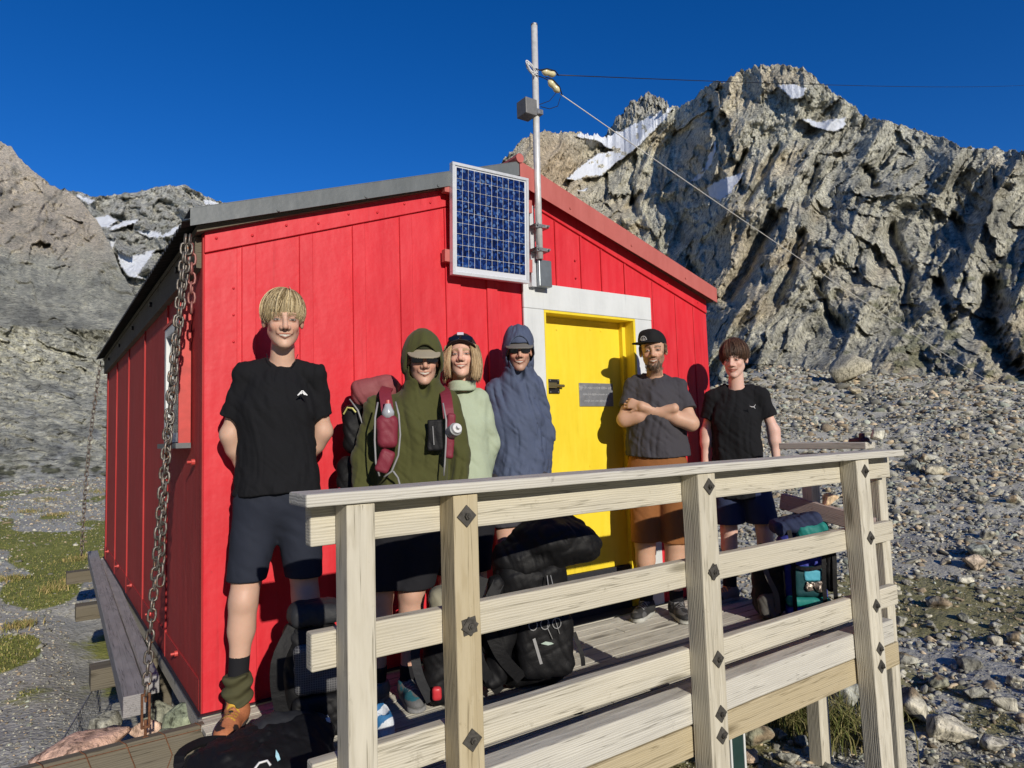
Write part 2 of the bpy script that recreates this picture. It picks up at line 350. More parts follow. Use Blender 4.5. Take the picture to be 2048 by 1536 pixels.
# --- far snowy mountain between the left slope and the hut
def relief_F(A, S, E):
    a = A+.5*fbm2(A*.3, E*.3, 3, 140)
    d = -.045*fbm2(a*.5+e_tilt*E, E*.4, 3, 150, .5, True)+.014*facet(a*.7-E*.5, E*.8+a*.3, 151)+.006*facet(a*1.9-E*1.6, E*2.2+a*.7, 152)+.0025*facet(a*5-E*4, E*6+a*2, 153)-.004*fbm2(a*3-E*3, E*4+a, 3, 165, .6, True)
    sm = np.zeros(A.shape)
    for p in SNOW_F: sm = np.maximum(sm, poly_mask(A, E, p)*.92)
    return (d*(1-sm)-.016*sm)*np.clip(S*5, .2, 1)*(1-.5*sstep(.93, 1, S))
e_tilt = .35
def col_F(A, S, E, D):
    n = fbm2(A*1.2, E*1.2, 4, 180); n2 = fbm2(A*2-E*1.5, E*5+A, 4, 182)
    c = lerp_col((.24,.245,.25), (.40,.39,.37), np.clip(.5+.8*n2, 0, 1))
    c = lerp_col(c, (.18,.19,.175), sstep(.0, .5, n)*.5)
    snow = np.zeros(A.shape, bool); ja = .12*fbm2(A*5, E*5, 3, 3); je = .1*fbm2(A*5+5, E*5, 3, 4)
    for p in SNOW_F: snow |= poly_mask(A+ja, E+je, p)
    c *= 1.4
    c[snow] = (.88, .90, .93)
    return c
mountain('far_mountain', -8, 44, 620, F_RIDGE, lambda az: az*0-1.0, 240, lambda A, S, E: 700+560*S, relief_F, col_F, M_MTN_F, .18)

# --- left rocky slope
def relief_L(A, S, E):
    a = A+.6*fbm2(A*.3, E*.3, 3, 240); e = E+.5*fbm2(A*.4+7, E*.4, 3, 241)
    up = sstep(9, 12.5, E)
    wx = .2*fbm2(A*1.3, E*1.3, 3, 248); wy = .2*fbm2(A*1.3+9, E*1.3, 3, 249)
    slab = -.030*fbm2(a*.5+e*.45, e*.55-a*.2, 3, 250, .5)+.011*facet(a*.7+e*.9+wx, e*.9-a*.45+wy, 251)+.0045*facet(a*2.0+e*2.2+wx, e*2.2-a*1.0+wy, 252)+.0018*facet(a*5+e*5, e*6-a*3, 253)-.002*fbm2(a*5+e*6, e*6-a*3, 3, 257, .6, True)
    crag = -.055*fbm2(a*.45-e*.25, e*.3, 4, 260, .5, True)+.020*facet(a*.6-e*.3+wx, e*.45+a*.15+wy, 261)+.010*facet(a*1.6-e*.8+wx*2, e*1.1+a*.4+wy*2, 262)+.0045*facet(a*4-e*1.5, e*3+a, 263)-.004*fbm2(a*5, e*3.6, 3, 270, .6, True)
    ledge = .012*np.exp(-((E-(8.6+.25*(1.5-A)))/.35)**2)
    return (slab*(1-up)+crag*up+ledge)*np.clip(S*8, .15, 1)*(1-.5*sstep(.93, 1, S))
def col_L(A, S, E, D):
    n = fbm2(A*.8, E*.9, 4, 280); n2 = fbm2(A*2.2+E*2.4, E*2.2-A*1.4, 4, 282)
    c = lerp_col((.40,.405,.37), (.64,.63,.55), np.clip(.5+.8*n2, 0, 1))
    c = lerp_col(c, (.34,.36,.41), sstep(.0, .5, n)*sstep(6, 3, E)*.5)
    c = lerp_col(c, (.28,.285,.26), sstep(9.5, 11.5, E)*.4)
    br = sstep(12.5, 15.5, E+1.2*n)*sstep(5.5, 2.5, A); c = lerp_col(c, (.52,.45,.385), br*.75)
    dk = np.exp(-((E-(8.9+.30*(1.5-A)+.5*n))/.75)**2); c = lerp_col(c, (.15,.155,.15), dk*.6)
    c = lerp_col(c, (.15,.155,.15), sstep(.15, .5, fbm2(A*1.1+20, E*1.3, 4, 284))*.5)
    c *= 1.28
    gr = sstep(.1, .4, fbm2(A*1.5+40, E*2.5, 4, 286))*sstep(.5, -1.5, E); c = lerp_col(c, (.12,.125,.05), gr*.8)
    return c
def rfn_L(A, S, E):
    return 30+30*sstep(-3, 9, E)+12*np.clip((E+3)/12, 0, 1)+250*np.clip((E-9)/13, 0, 1)**1.15
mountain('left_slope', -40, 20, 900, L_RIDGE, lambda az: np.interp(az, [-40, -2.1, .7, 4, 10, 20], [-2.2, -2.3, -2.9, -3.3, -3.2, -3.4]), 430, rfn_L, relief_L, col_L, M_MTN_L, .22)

# --- unseen ridge added behind the camera to block sky light and deepen the shadows
V_RIDGE = [(90,20),(100,24),(115,27),(140,25),(158,18),(172,16.2),(188,15.6),(205,16.4),(222,20),(245,27),(275,30),(300,26),(318,20),(326,17)]
mountain('sky_block_ridge', 92, 324, 420, V_RIDGE, lambda az: az*0-1.5, 90, lambda A, S, E: 160+420*S, lambda A, S, E: (-.05*fbm2(A*.15, E*.2, 4, 501, .5, True)+.02*facet(A*.3, E*.35, 502))*np.clip(S*5, .2, 1), lambda A, S, E, D: lerp_col((.22,.215,.20), (.36,.35,.32), np.clip(.5+.8*fbm2(A*.6, E*.8, 4, 504), 0, 1)), M_MTN, .5)

# --- ground
CREST = [(-60,-2),(20,-3.2),(40,-3),(46.45,-1.6),(51.31,-0.02),(54.52,2.1),(56.84,3.5),(59.07,4.45),(61.21,5.05),(63.25,5.05),(65.18,4.7),(68.25,4.1),(70.55,3.7),(72.41,3.3),(80,2.6),(110,-1),(150,-3)]
def ground_z(x, y):
    x = np.asarray(x, float); y = np.asarray(y, float)
    r = np.hypot(x, y); az = np.degrees(np.arctan2(x, y))
    ce = np.interp(az, [c[0] for c in CREST], [c[1] for c in CREST]); zc = 1.2+27*np.tan(np.radians(ce))
    zr = -.92+(zc+.92)*(np.clip((r-4.2)/22.8, 0, 1))**1.08
    zr = np.where(r > 27, zc-(r-27)*.18*np.clip((r-27)/8, 0, 1), zr); zr = np.maximum(zr, -7)
    zl = -.55+.5*sstep(5, 32, r); zl = np.where(r > 36, zl-.02*(r-36), zl)
    wr = sstep(28, 50, az)*sstep(140, 105, az)
    near = -.78+0*r
    z = zl*(1-wr)+zr*wr
    z = z+(near-z)*sstep(1.2, 3.6, x)*sstep(4.6, 3.4, r)
    bumpy = .10*fbm2(x*.35, y*.35, 4, 301)+.03*fbm2(x*1.3, y*1.3, 3, 305)
    bumpy = bumpy*(1+2.2*wr*sstep(6, 20, r))+.45*wr*fbm2(x*.12, y*.12, 3, 309)*sstep(8, 18, r)
    z = z+bumpy*sstep(.2, 3, r)
    hut = sstep(.35, -.2, np.maximum(np.maximum(-.3-x, x-3.9), np.maximum(-1.5-y, y-5.6)))
    return z-.12*hut
def moss_amt(x, y):
    r = np.hypot(x, y); az = np.degrees(np.arctan2(x, y))
    left = sstep(.02, .22, fbm2(x*.5+3, y*.28, 3, 320))*sstep(32, 18, az)*sstep(2.4, 3.5, r)*sstep(34, 16, r)
    c1 = np.maximum(0, 1-np.hypot((x+1.05)/.62, (y-4.3)/.95)); c2 = np.maximum(0, 1-np.hypot((x+.55)/.5, (y-7.2)/1.6)); c3 = np.maximum(0, 1-np.hypot((x+.35)/.5, (y-9.8)/2.6))
    left = np.maximum(left*.8, sstep(.05, .35, np.maximum(np.maximum(c1, c2), c3)+.12*fbm2(x*2.4, y*1.2, 3, 322))*sstep(-.05, -.25, x+0*y-.2*(y > 5.6)))
    right = sstep(.22, .42, fbm2(x*.42, y*.42+7, 4, 330))*sstep(45, 55, az)*sstep(14, 6, r)
    right = np.maximum(right, sstep(5.8, 4.9, r)*sstep(45, 55, az)*sstep(.0, .35, fbm2(x*1.1, y*1.1, 3, 333)))
    return np.clip(np.maximum(left, right*.75), 0, 1)
def build_ground():
    na, nr = 900, 420
    az = np.linspace(-180, 180, na, endpoint=False)
    r = np.concatenate([np.linspace(.15, 3, 40), 3*(400/3)**np.linspace(.012, 1, nr-48), np.linspace(500, 3000, 8)])
    R_, A_ = np.meshgrid(r, az, indexing='xy'); X = R_*np.sin(np.radians(A_)); Y = R_*np.cos(np.radians(A_))
    Z = ground_z(X, Y); Z = np.where(R_ > 45, np.minimum(Z, -1.0-(R_-45)*.004), Z)
    wr = sstep(40, 52, A_); Z = Z+(.001+.031*wr)*fbm2(X*4, Y*4, 3, 340, .6)*sstep(1, 4, R_)*sstep(40, 20, R_)
    idx = np.arange(X.size).reshape(X.shape); nx = np.roll(idx, -1, 0)
    F = np.stack([idx[:, :-1], nx[:, :-1], nx[:, 1:], idx[:, 1:]], -1).reshape(-1, 4)[:, ::-1]
    mo = moss_amt(X, Y).ravel()
    V = np.stack([X, Y, Z], -1).reshape(-1, 3)
    V = np.concatenate([V, [[0, 0, float(ground_z(.01, .01))]]]); c = len(V)-1
    me = np_mesh('ground', V, F, {'Moss': np.repeat(np.append(mo, 0)[:, None], 3, 1)})
    t = NT('gravel_ground'); v = t.coord(); a = t.n('Attribute', attribute_name='Moss')
    vo = t.n('TexVoronoi', feature='F1'); vo.inputs['Scale'].default_value = 22; t.l(v, vo.inputs['Vector'])
    vo2 = t.n('TexVoronoi', feature='F1'); vo2.inputs['Scale'].default_value = 60; t.l(v, vo2.inputs['Vector'])
    nb = t.noise(v, .6, 5); nf = t.noise(v, 9, 6, .7)
    stone = t.ramp(vo.outputs['Color'], [(.0, (.22,.217,.19)), (.5, (.47,.46,.40)), (1, (.74,.72,.64))])
    stone = t.mix(.5, stone, t.ramp(vo2.outputs['Color'], [(.0, (.20,.197,.17)), (.5, (.45,.44,.38)), (1, (.72,.70,.62))]))
    stone = t.mix(t.ramp(nb, [(.35, (0,0,0)), (.7, (.6,.6,.6))]), stone, (.27,.24,.19))
    mossc = t.ramp(nf, [(.3, (.12,.13,.03)), (.55, (.25,.26,.07)), (.75, (.40,.35,.14))])
    mf = t.n('Math', operation='MULTIPLY_ADD'); t.l(nf, mf.inputs[0]); mf.inputs[1].default_value = .8; t.l(a.outputs['Fac'], mf.inputs[2])
    sxy = t.n('SeparateXYZ'); tcx = t.n('TexCoord'); t.l(tcx.outputs['Object'], sxy.inputs[0]); gx = t.n('Math', operation='GREATER_THAN'); gx.inputs[1].default_value = 2.0; t.l(sxy.outputs['X'], gx.inputs[0])
    mossc = t.mix(gx.outputs[0], mossc, t.ramp(nf, [(.3, (.15,.145,.065)), (.55, (.25,.23,.12)), (.75, (.38,.34,.24))]))
    fac = t.ramp(mf.outputs[0], [(.62, (0,0,0)), (.85, (1,1,1))])
    col = t.mix(fac, stone, mossc)
    b = t.bump(vo2.outputs['Distance'], .6, .006); b = t.bump(vo.outputs['Distance'], .6, .012, b); b = t.bump(nf, .4, .02, b)
    m = t.fin(col, .95, 0, b, .2)
    return tag(link('ground', me, m, None, True), kind='structure')
build_ground()

# ------------------------------------------------------------------ materials for the hut and deck
def wood(name, light, dark, grey=0.0, knots=True, tone=.5, plank=0.0, grain=1.0):
    t = NT(name); v = t.coord((1.6*grain, 22*grain, 22*grain), rnd=True); v1 = t.coord((.9, 5, 5), rnd=True)
    n1 = t.noise(v, 2.2, 8, .65, .35); n2 = t.noise(v1, 2.0, 4, .5, .8)
    w = t.n('TexWave', wave_type='BANDS', bands_direction='Z'); w.inputs['Scale'].default_value = 7; w.inputs['Distortion'].default_value = 6.5
    w.inputs['Detail'].default_value = 3; w.inputs['Detail Scale'].default_value = .7; t.l(v1, w.inputs['Vector'])
    mid = tuple((a+b)/2 for a, b in zip(light, dark))
    c = t.mix(t.ramp(w.outputs['Fac'], [(.0, (0,0,0)), (.55, (.12,.12,.12)), (.95, (.5,.5,.5))]), light, dark)
    c = t.mix(t.ramp(n1, [(.38, (0,0,0)), (.72, (.75,.75,.75))]), c, mid)
    if grey: c = t.mix(t.ramp(n2, [(.3, (grey,)*3), (.75, (min(1, grey*.3),)*3)]), c, (.30,.30,.29))
    oi = t.n('ObjectInfo'); c = t.mix(t.ramp(oi.outputs['Random'], [(0, (0,0,0)), (1, (tone*.5,)*3)]), c, dark)
    vt = t.coord((1, 1, 1), rnd=True)
    if plank:
        tc = t.n('TexCoord'); sx = t.n('SeparateXYZ'); t.l(tc.outputs['Object'], sx.inputs[0]); m1 = t.n('Math', operation='MULTIPLY'); m1.inputs[1].default_value = 1/plank; t.l(sx.outputs['Y'], m1.inputs[0])
        fl = t.n('Math', operation='FLOOR'); t.l(m1.outputs[0], fl.inputs[0]); wnz = t.n('TexWhiteNoise', noise_dimensions='1D'); t.l(fl.outputs[0], wnz.inputs['W'])
        c = t.mix(t.ramp(wnz.outputs['Value'], [(0, (0,0,0)), (1, (.6,.6,.6))]), c, dark)
    spots = t.noise(vt, 14, 5, .75); c = t.mix(t.ramp(spots, [(.62, (0,0,0)), (.75, (.55,.55,.55))]), c, tuple(a*.55 for a in dark))
    if knots:
        vk = t.coord((1.3, 6, 6), rnd=True); vo = t.n('TexVoronoi', feature='F1'); vo.inputs['Scale'].default_value = 1.0; t.l(vk, vo.inputs['Vector'])
        c = t.mix(t.ramp(vo.outputs['Distance'], [(.07, (.8,.8,.8)), (.15, (0,0,0))]), c, tuple(a*.45 for a in dark))
    vc = t.coord((.35, 16, 16), rnd=True); cr = t.noise(vc, 2.4, 3, .5, .2); crack = t.ramp(cr, [(.485, (0,0,0)), (.5, (1,1,1)), (.515, (0,0,0))])
    c = t.mix(t.mix(.75, (0,0,0), crack), c, tuple(a*.45 for a in dark))
    b = t.bump(n1, .5, .003); b = t.bump(w.outputs['Fac'], .25, .003, b); b = t.bump(crack, -.25, .004, b)
    return t.fin(c, .82, 0, b, .25)
W_NEW = wood('pale_treated_timber', (.72,.67,.54), (.42,.37,.26), grey=.28)
W_GREY = wood('weathered_timber', (.72,.69,.60), (.38,.35,.29), grey=.25)
W_YEL = wood('yellowish_timber', (.55,.47,.31), (.36,.28,.15), grey=.1)
W_DECK = wood('deck_board_timber', (.66,.63,.54), (.26,.24,.20), grey=.25, plank=.0935)
W_OLD = wood('old_grey_beam', (.42,.40,.40), (.16,.15,.15), grey=.6)
W_BROWN = wood('brown_timber', (.15,.125,.08), (.085,.068,.042), grey=.2)
W_PINKY = wood('faded_red_timber', (.46,.37,.33), (.28,.17,.15), grey=.6)

def painted(name, col, scuff=(.5,.1,.1), rough=.42, worn=.72, chalk=.2):
    t = NT(name); v = t.coord(); n1 = t.noise(v, 1.7, 5, .6); n2 = t.noise(v, 14, 6, .7); n3 = t.noise(v, 120, 2)
    vs = t.coord((6, 6, .9)); st = t.noise(vs, 2.5, 5, .65)
    hi = tuple(min(1, c*1.0+chalk*.10) for c in col); lo = tuple(c*.82 for c in col)
    c = t.mix(t.ramp(n1, [(.3, (0,0,0)), (.7, (1,1,1))]), lo, col)
    c = t.mix(t.ramp(st, [(.40, (0,0,0)), (.75, (.9,.9,.9))]), c, hi)
    vs2 = t.coord((16, 16, .5)); dr = t.noise(vs2, 1.6, 5, .7); c = t.mix(t.ramp(dr, [(.60, (0,0,0)), (.72, (.45,.45,.45))]), c, tuple(x*.55 for x in col))
    c = t.mix(t.ramp(n2, [(worn, (0,0,0)), (worn+.04, (.8,.8,.8))]), c, scuff)
    b = t.bump(n2, .2, .005); b = t.bump(n1, .45, .03, b); b = t.bump(n3, .08, .0008, b)
    return t.fin(c, rough, 0, b, .45)
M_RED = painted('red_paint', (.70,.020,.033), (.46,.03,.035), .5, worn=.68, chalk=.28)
M_RED_SHADED = painted('red_paint_shaded', (.42,.022,.02), (.32,.03,.03), .75)  # front red darkened, with the side wall's shade put into the colour
M_FADED = painted('faded_red_flashing', (.50,.125,.105), (.36,.09,.07), .55, .66)
M_GREYFL = painted('grey_flashing', (.13,.145,.15), (.20,.2,.19), .45)
M_WHITE = painted('white_paint', (.70,.725,.72), (.6,.6,.58), .4)
M_YELLOW = painted('yellow_paint', (.90,.68,.035), (.62,.45,.05), .42, .74)
M_DARKBOARD = simple('dark_kickboard', (.02,.022,.028), .6, scale=12)
M_ROOF = simple('roof_sheet', (.10,.105,.10), .5, .3, scale=6)
M_STEEL = simple('galvanised_steel', (.42,.42,.41), .45, .8, var=.3, scale=60)
M_DSTEEL = simple('dull_bolt_plate', (.125,.115,.10), .55, .5, var=.3, scale=60)
M_CHAIN = simple('chain_steel', (.22,.20,.175), .5, .75, var=.35, scale=90, spots=((.20,.09,.045), .56))
M_RUST = simple('rusty_steel', (.20,.085,.04), .85, .2, var=.4, scale=60)
M_REDCHAIN = simple('red_painted_steel', (.55,.06,.05), .5, .1)
M_ALU = simple('aluminium_frame', (.72,.74,.76), .35, .3, scale=40, var=.06)
M_POLE = simple('white_mast', (.72,.72,.70), .4, .2, scale=30, var=.12, spots=((.35,.3,.25), .66))
M_BLACK = simple('black_plastic', (.015,.015,.016), .45, scale=40)
M_RUBBERW = simple('white_cable', (.7,.7,.68), .5, scale=60)
M_CREAM = simple('cream_ceramic', (.78,.70,.42), .2, scale=40, var=.08)
M_BOXGREY = simple('grey_box', (.17,.17,.17), .5, scale=30)

# ------------------------------------------------------------------ hut
hut = tag(empty('mountain_hut', (0, 0, 0)), 'small bright red metal mountain hut with a yellow door and a low gabled roof', 'hut')
HW, HL, ZE, ZR, XR = 3.62, 5.47, 2.21, 2.83, 1.80
def rake(x): return ZE+(ZR-ZE)*(x/XR if x < XR else (HW-x)/(HW-XR))
def xzprism(mb, poly, y0, y1): return mb.prism([(x, y0, z) for x, z in poly][::-1], (0, y1-y0, 0))
fw = MB()
xzprism(fw, [(0,0),(2.005,0),(2.005,rake(2.005)),(XR,ZR),(0,ZE)], 0, .05)
xzprism(fw, [(2.005,2.0),(2.82,2.0),(2.82,rake(2.82)),(2.005,rake(2.005))], 0, .05)
xzprism(fw, [(2.82,0),(HW,0),(HW,ZE),(2.82,rake(2.82))], 0, .05)
fw.build('front_wall', M_RED, hut)
bt = MB()                                   # raised cover strips and the corner panel of the cladding
def strip(x0, x1, z0, y=-.0135):
    a, b = rake(x0)-.112, rake(x1)-.112
    if x0 < XR < x1: xzprism(bt, [(x0,z0),(x1,z0),(x1,b),(XR,ZR-.112),(x0,a)], y, -.0005)
    else: xzprism(bt, [(x0,z0),(x1,z0),(x1,b),(x0,a)], y, -.0005)
strip(.0, .148, 0, -.006)
for a, b in ((.168,.234),(.448,.517),(.733,.804),(1.011,1.086),(1.30,1.40),(1.585,1.66)): strip(a, b, 0)
for a, b in ((2.13,2.135),(2.345,2.36),(2.53,2.54),(2.75,2.765)): strip(a, b, 2.17)
for a, b in ((3.03,3.045),(3.27,3.345),(3.47,3.62)): strip(a, b, 0, -.007)
bt.build('cladding_strips', M_RED, hut, bevel=.003, seg=1)
rb = MB(); Y0, Y1 = -.015, -.001
xzprism(rb, [(0,ZE-.105),(XR,ZR-.105),(XR,ZR-.001),(0,ZE-.001)], Y0, Y1)
xzprism(rb, [(XR+.001,ZR-.105),(HW,ZE-.105),(HW,ZE-.001),(XR+.001,ZR-.001)], Y0, Y1)
rb.build('rake_band', M_RED, hut, bevel=.002, seg=1)
def nail(x, y, z, r): MB().tube([(x, y, z), (x, y-.006, z)], r, 8).build('nail_head', M_RED, hut, True)
for k in range(22):
    x = .05+k*.165
    if x < HW: nail(x, -.0145, rake(x)-.045-.02*(k % 2), .0065)
for k in range(15): nail(.13, -.005, 1.95-k*.13, .0055)
for x, z in ((2.30,2.36),(2.30,2.24),(3.21,1.55),(3.42,1.2),(2.62,2.56),(1.24,.4),(.6,.3)): nail(x, -.006, z, .007)
# side walls and back
sw = MB(); sw.box((0, .0505, 0), (.05, HL, ZE-.02))
for k in range(5):
    y = 1.045+k*1.06; sw.box((-.010, y-.004, 0), (0, y+.004, 2.05)); 
sw.box((-.006, .0, 0), (-.0005, .05, 2.2)); sw.box((-.007, .051, 0), (-.0005, HL, .135))
sw.build('side_wall', M_RED_SHADED, hut)
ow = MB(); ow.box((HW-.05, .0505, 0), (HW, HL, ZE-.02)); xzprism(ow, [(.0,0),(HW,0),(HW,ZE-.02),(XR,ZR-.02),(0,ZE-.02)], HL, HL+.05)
ow.build('rear_walls', M_RED_SHADED, hut)
for y, z in ((.62,.118),(1.65,.122),(2.76,.126),(3.81,.13),(4.9,.13),(.174,1.122)):
    rbs = MB(); rbs.tube([(-.006, y, z), (-.022, y, z)], .015, 10); rbs.tube([(-.022, y, z), (-.04, y, z)], .007, 8); rbs.build('coach_bolt', M_REDCHAIN, hut)
# eave fascia board and its bolts
fb = MB(); fb.box((-.034, .03, ZE-.17), (-.001, HL, ZE-.02)); fb.build('eave_board', W_BROWN, hut)
for y in (.5, 1.53, 2.57, 3.64, 4.75): MB().tube([(-.034, y, 2.13), (-.05, y, 2.13)], .018, 6).build('eave_bolt', M_BLACK, hut)
# roof sheets (corrugated along the slope)
def roof_sheet(x0, z0, x1, z1, name):
    ny = int((HL+.16)/.0095); ys = np.linspace(-.07, HL+.09, ny); ts = np.linspace(0, 1, 6)
    Y, T = np.meshgrid(ys, ts, indexing='ij'); X = x0+(x1-x0)*T; wv = .011*np.sin(Y/.0762*2*np.pi)
    Z = z0+(z1-z0)*T+wv
    V = []; F = []
    idx = np.arange(ny*6).reshape(ny, 6); q = np.stack([idx[:-1,:-1], idx[1:,:-1], idx[1:,1:], idx[:-1,1:]], -1).reshape(-1, 4)
    top = np.stack([X, Y, Z], -1).reshape(-1, 3); bot = top-np.array([0, 0, .004])
    n = ny*6; e = []
    for i in range(ny-1): e += [(i*6, i*6+6, n+i*6+6, n+i*6), (i*6+5, n+i*6+5, n+i*6+11, i*6+11)]
    FF = np.concatenate([q, q[:, ::-1]+n, np.array(e)])
    return link(name, np_mesh(name, np.concatenate([top, bot]), FF), M_ROOF, hut, False)
roof_sheet(-.105, ZE-.035+.045, XR, ZR+.045, 'roof_sheet'); roof_sheet(HW+.105, ZE-.035+.045, XR, ZR+.045, 'roof_sheet')
rd = MB(); rd.prism([(-.04, -.05, ZE-.02), (XR, -.05, ZR-.0), (XR, -.05, ZR+.025), (-.04, -.05, ZE+.01)][::-1], (0, HL+.1, 0))
rd.prism([(XR, -.05, ZR), (HW+.04, -.05, ZE-.02), (HW+.04, -.05, ZE+.01), (XR, -.05, ZR+.025)][::-1], (0, HL+.1, 0)); rd.build('roof_lining', W_BROWN, hut)
# barge flashings
gf = MB(); gf.prism([(-.075,-.088,2.203),(1.80,-.088,2.818),(1.80,-.088,2.905),(-.075,-.088,2.283)][::-1], (0, .004, 0))
gf.prism([(-.075,-.0875,2.284),(1.80,-.0875,2.906),(1.80,.09,2.906),(-.075,.09,2.284)], (0, 0, .003))
for x in (.32, .78, 1.22): gf.tube([(x, -.088, 2.20+.331*(x+.075)+.012), (x, -.094, 2.20+.331*(x+.075)+.012)], .008, 8)
gf.build('grey_barge_flashing', M_GREYFL, hut)
ff = MB(); ff.prism([(1.803,-.092,2.757),(3.655,-.092,2.178),(3.655,-.092,2.288),(1.803,-.092,2.912)][::-1], (0, .005, 0))
ff.prism([(1.803,-.0915,2.913),(3.655,-.0915,2.289),(3.655,.09,2.289),(1.803,.09,2.913)][::-1], (0, 0, -.003))
for x in (2.2, 2.75, 3.3): ff.tube([(x, -.092, 2.80-.313*(x-1.8)), (x, -.098, 2.80-.313*(x-1.8))], .008, 8)
ff.build('faded_barge_flashing', M_FADED, hut)
rc = MB(); rc.tube([(1.80, -.10, 2.925), (1.80, HL+.1, 2.925)], .03, 10); rc.build('ridge_cap', M_FADED, hut)
# door opening, frame, door
fr = MB(); fr.box((1.845, -.026, 0), (2.005, -.0095, 1.998)); fr.box((2.82, -.026, 0), (2.985, -.0095, 1.998)); fr.box((1.845, -.028, 1.999), (2.985, -.0095, 2.165))
fr.build('door_frame', M_WHITE, hut, bevel=.003, seg=1)
jb = MB(); jb.box((2.0055, -.0245, .0), (2.020, .0945, 1.981)); jb.box((2.800, -.0245, 0), (2.8195, .0945, 1.981)); jb.box((2.0055, -.0245, 1.982), (2.8195, .0945, 1.9975))
jb.box((2.770, .060, 0), (2.7995, .0945, 1.980))
jb.build('door_jamb', M_YELLOW, hut)
door = MB(); door.box((2.004, .095, .935), (2.821, .13, 1.985)); door.box((2.004, .095, .285), (2.821, .13, .931)); door.build('door', M_YELLOW, hut)
door = [o for o in hut.children if o.name.startswith('door') and o.name.split('.')[0] == 'door'][0]
kb = MB(); kb.box((2.005, .075, .0), (2.82, .128, .283)); kb.build('kick_board', M_DARKBOARD, hut, bevel=.003)
for x, z in ((2.2,1.90),(2.5,1.92),(2.6,1.915),(2.79,1.87),(2.10,1.0),(2.45,.98),(2.77,.99),(2.1,.86),(2.5,.88),(2.3,.4),(2.7,.42)): MB().tube([(x, .095, z), (x, .091, z)], .007, 8).build('screw_head', M_YELLOW, door)
lt = MB(); lt.box((2.04, .083, 1.47), (2.20, .0948, 1.565)); lt.build('latch', M_BLACK, door, bevel=.003)
bo = MB(); bo.tube([(2.06, .07, 1.52), (2.225, .07, 1.52)], .010, 10); bo.box((2.09, .062, 1.505), (2.16, .083, 1.54)); bo.build('bolt_slide', simple('brass_bolt', (.32,.26,.12), .4, .8), door)
sc = MB()
for x in (2.055, 2.12, 2.187):
    for z in (1.48, 1.556): sc.tube([(x, .083, z), (x, .08, z)], .005, 8)
sc.build('latch_screws', M_STEEL, door)
hp = MB(); hp.tube([(2.05+.018*math.cos(a), .07, .93+.022*math.sin(a)) for a in np.linspace(0, 6.2, 14)], .0045, 6); hp.tube([(2.04, .08, .96), (2.06, .08, .985), (2.075, .08, .95), (2.05, .08, .93)], .004, 6); hp.build('hasp_ring', M_STEEL, door)
pq = MB(); pq.box((2.375, .088, 1.385), (2.685, .0948, 1.545)); pq.build('plaque', simple('grey_plaque', (.27,.28,.30), .45, .4, scale=25, spots=((.42,.42,.43), .58)), door, bevel=.002)
pt = MB(); random.seed(5)                   # worn, no longer legible hand lettering
for row, zz in enumerate((1.512, 1.467, 1.422)):
    x = 2.395+.01*row
    while x < 2.66-.02*row:
        h = random.uniform(.008, .02); w = random.uniform(.008, .018)
        pts = [(x, .0875, zz-h/2), (x+w*.3, .0875, zz+h/2), (x+w*.6, .0875, zz-h*.2), (x+w, .0875, zz+h*.3)]
        pt.tube(pts, .0011, 4); x += w+random.choice((.003, .003, .012))
pt.build('plaque_lettering', simple('pale_lettering', (.6,.61,.62), .5), door)
# window in the shaded side wall
wf = MB()
wy0, wy1, wz0, wz1 = .30, .87, 1.22, 1.86
for a, b in (((-.045,wy0,wz0),(-.0075,wy0+.05,wz1)),((-.045,wy1-.05,wz0),(-.0075,wy1,wz1)),((-.045,wy0+.05,wz0),(-.0075,wy1-.05,wz0+.05)),((-.045,wy0+.05,wz1-.05),(-.0075,wy1-.05,wz1))): wf.box(a, b)
win = wf.build('window', M_WHITE, hut, bevel=.002)
pn = MB(); pn.box((-.025, wy0+.05, wz0+.05), (-.018, wy1-.05, wz1-.05))
tg = NT('window_glass'); tg.b.inputs['Base Color'].default_value = (.12,.13,.12,1); tg.b.inputs['Roughness'].default_value = .06; tg.b.inputs['Specular IOR Level'].default_value = .8
pn.build('pane', tg.m, win)
fl = MB(); fl.box((-.062, wy0-.022, wz0-.01), (-.0075, wy0-.002, wz1+.06)); fl.box((-.05, wy0-.02, wz1+.004), (-.0075, wy1+.03, wz1+.02)); fl.build('window_flashing', M_REDCHAIN, win)
sl_ = MB(); sl_.box((-.075, wy0-.03, wz0-.03), (-.0075, wy1+.03, wz0-.004)); sl_.build('sill', M_GREYFL, win)
# base bearers and short piles under the hut
bb = MB(); bb.box((.0, -.0, -.125), (.085, HL, -.006)); bb.box((HW-.1, 0, -.125), (HW, HL, -.006)); bb.box((.086, .0, -.12), (HW-.101, .05, -.006)); bb.build('base_bearers', W_GREY, hut)
for x in (.05, 1.2, 2.4, HW-.1):
    for y in (.5, 2, 3.6, 5.2): MB().box((x, y, -1.2), (x+.12, y+.12, -.126)).build('pile', W_BROWN, hut)
SK = MB(); SK.box((-.02, -.03, -.0055), (HW, HL+.05, -.0005)); SK.build('floor_plate', M_DARKBOARD, hut)

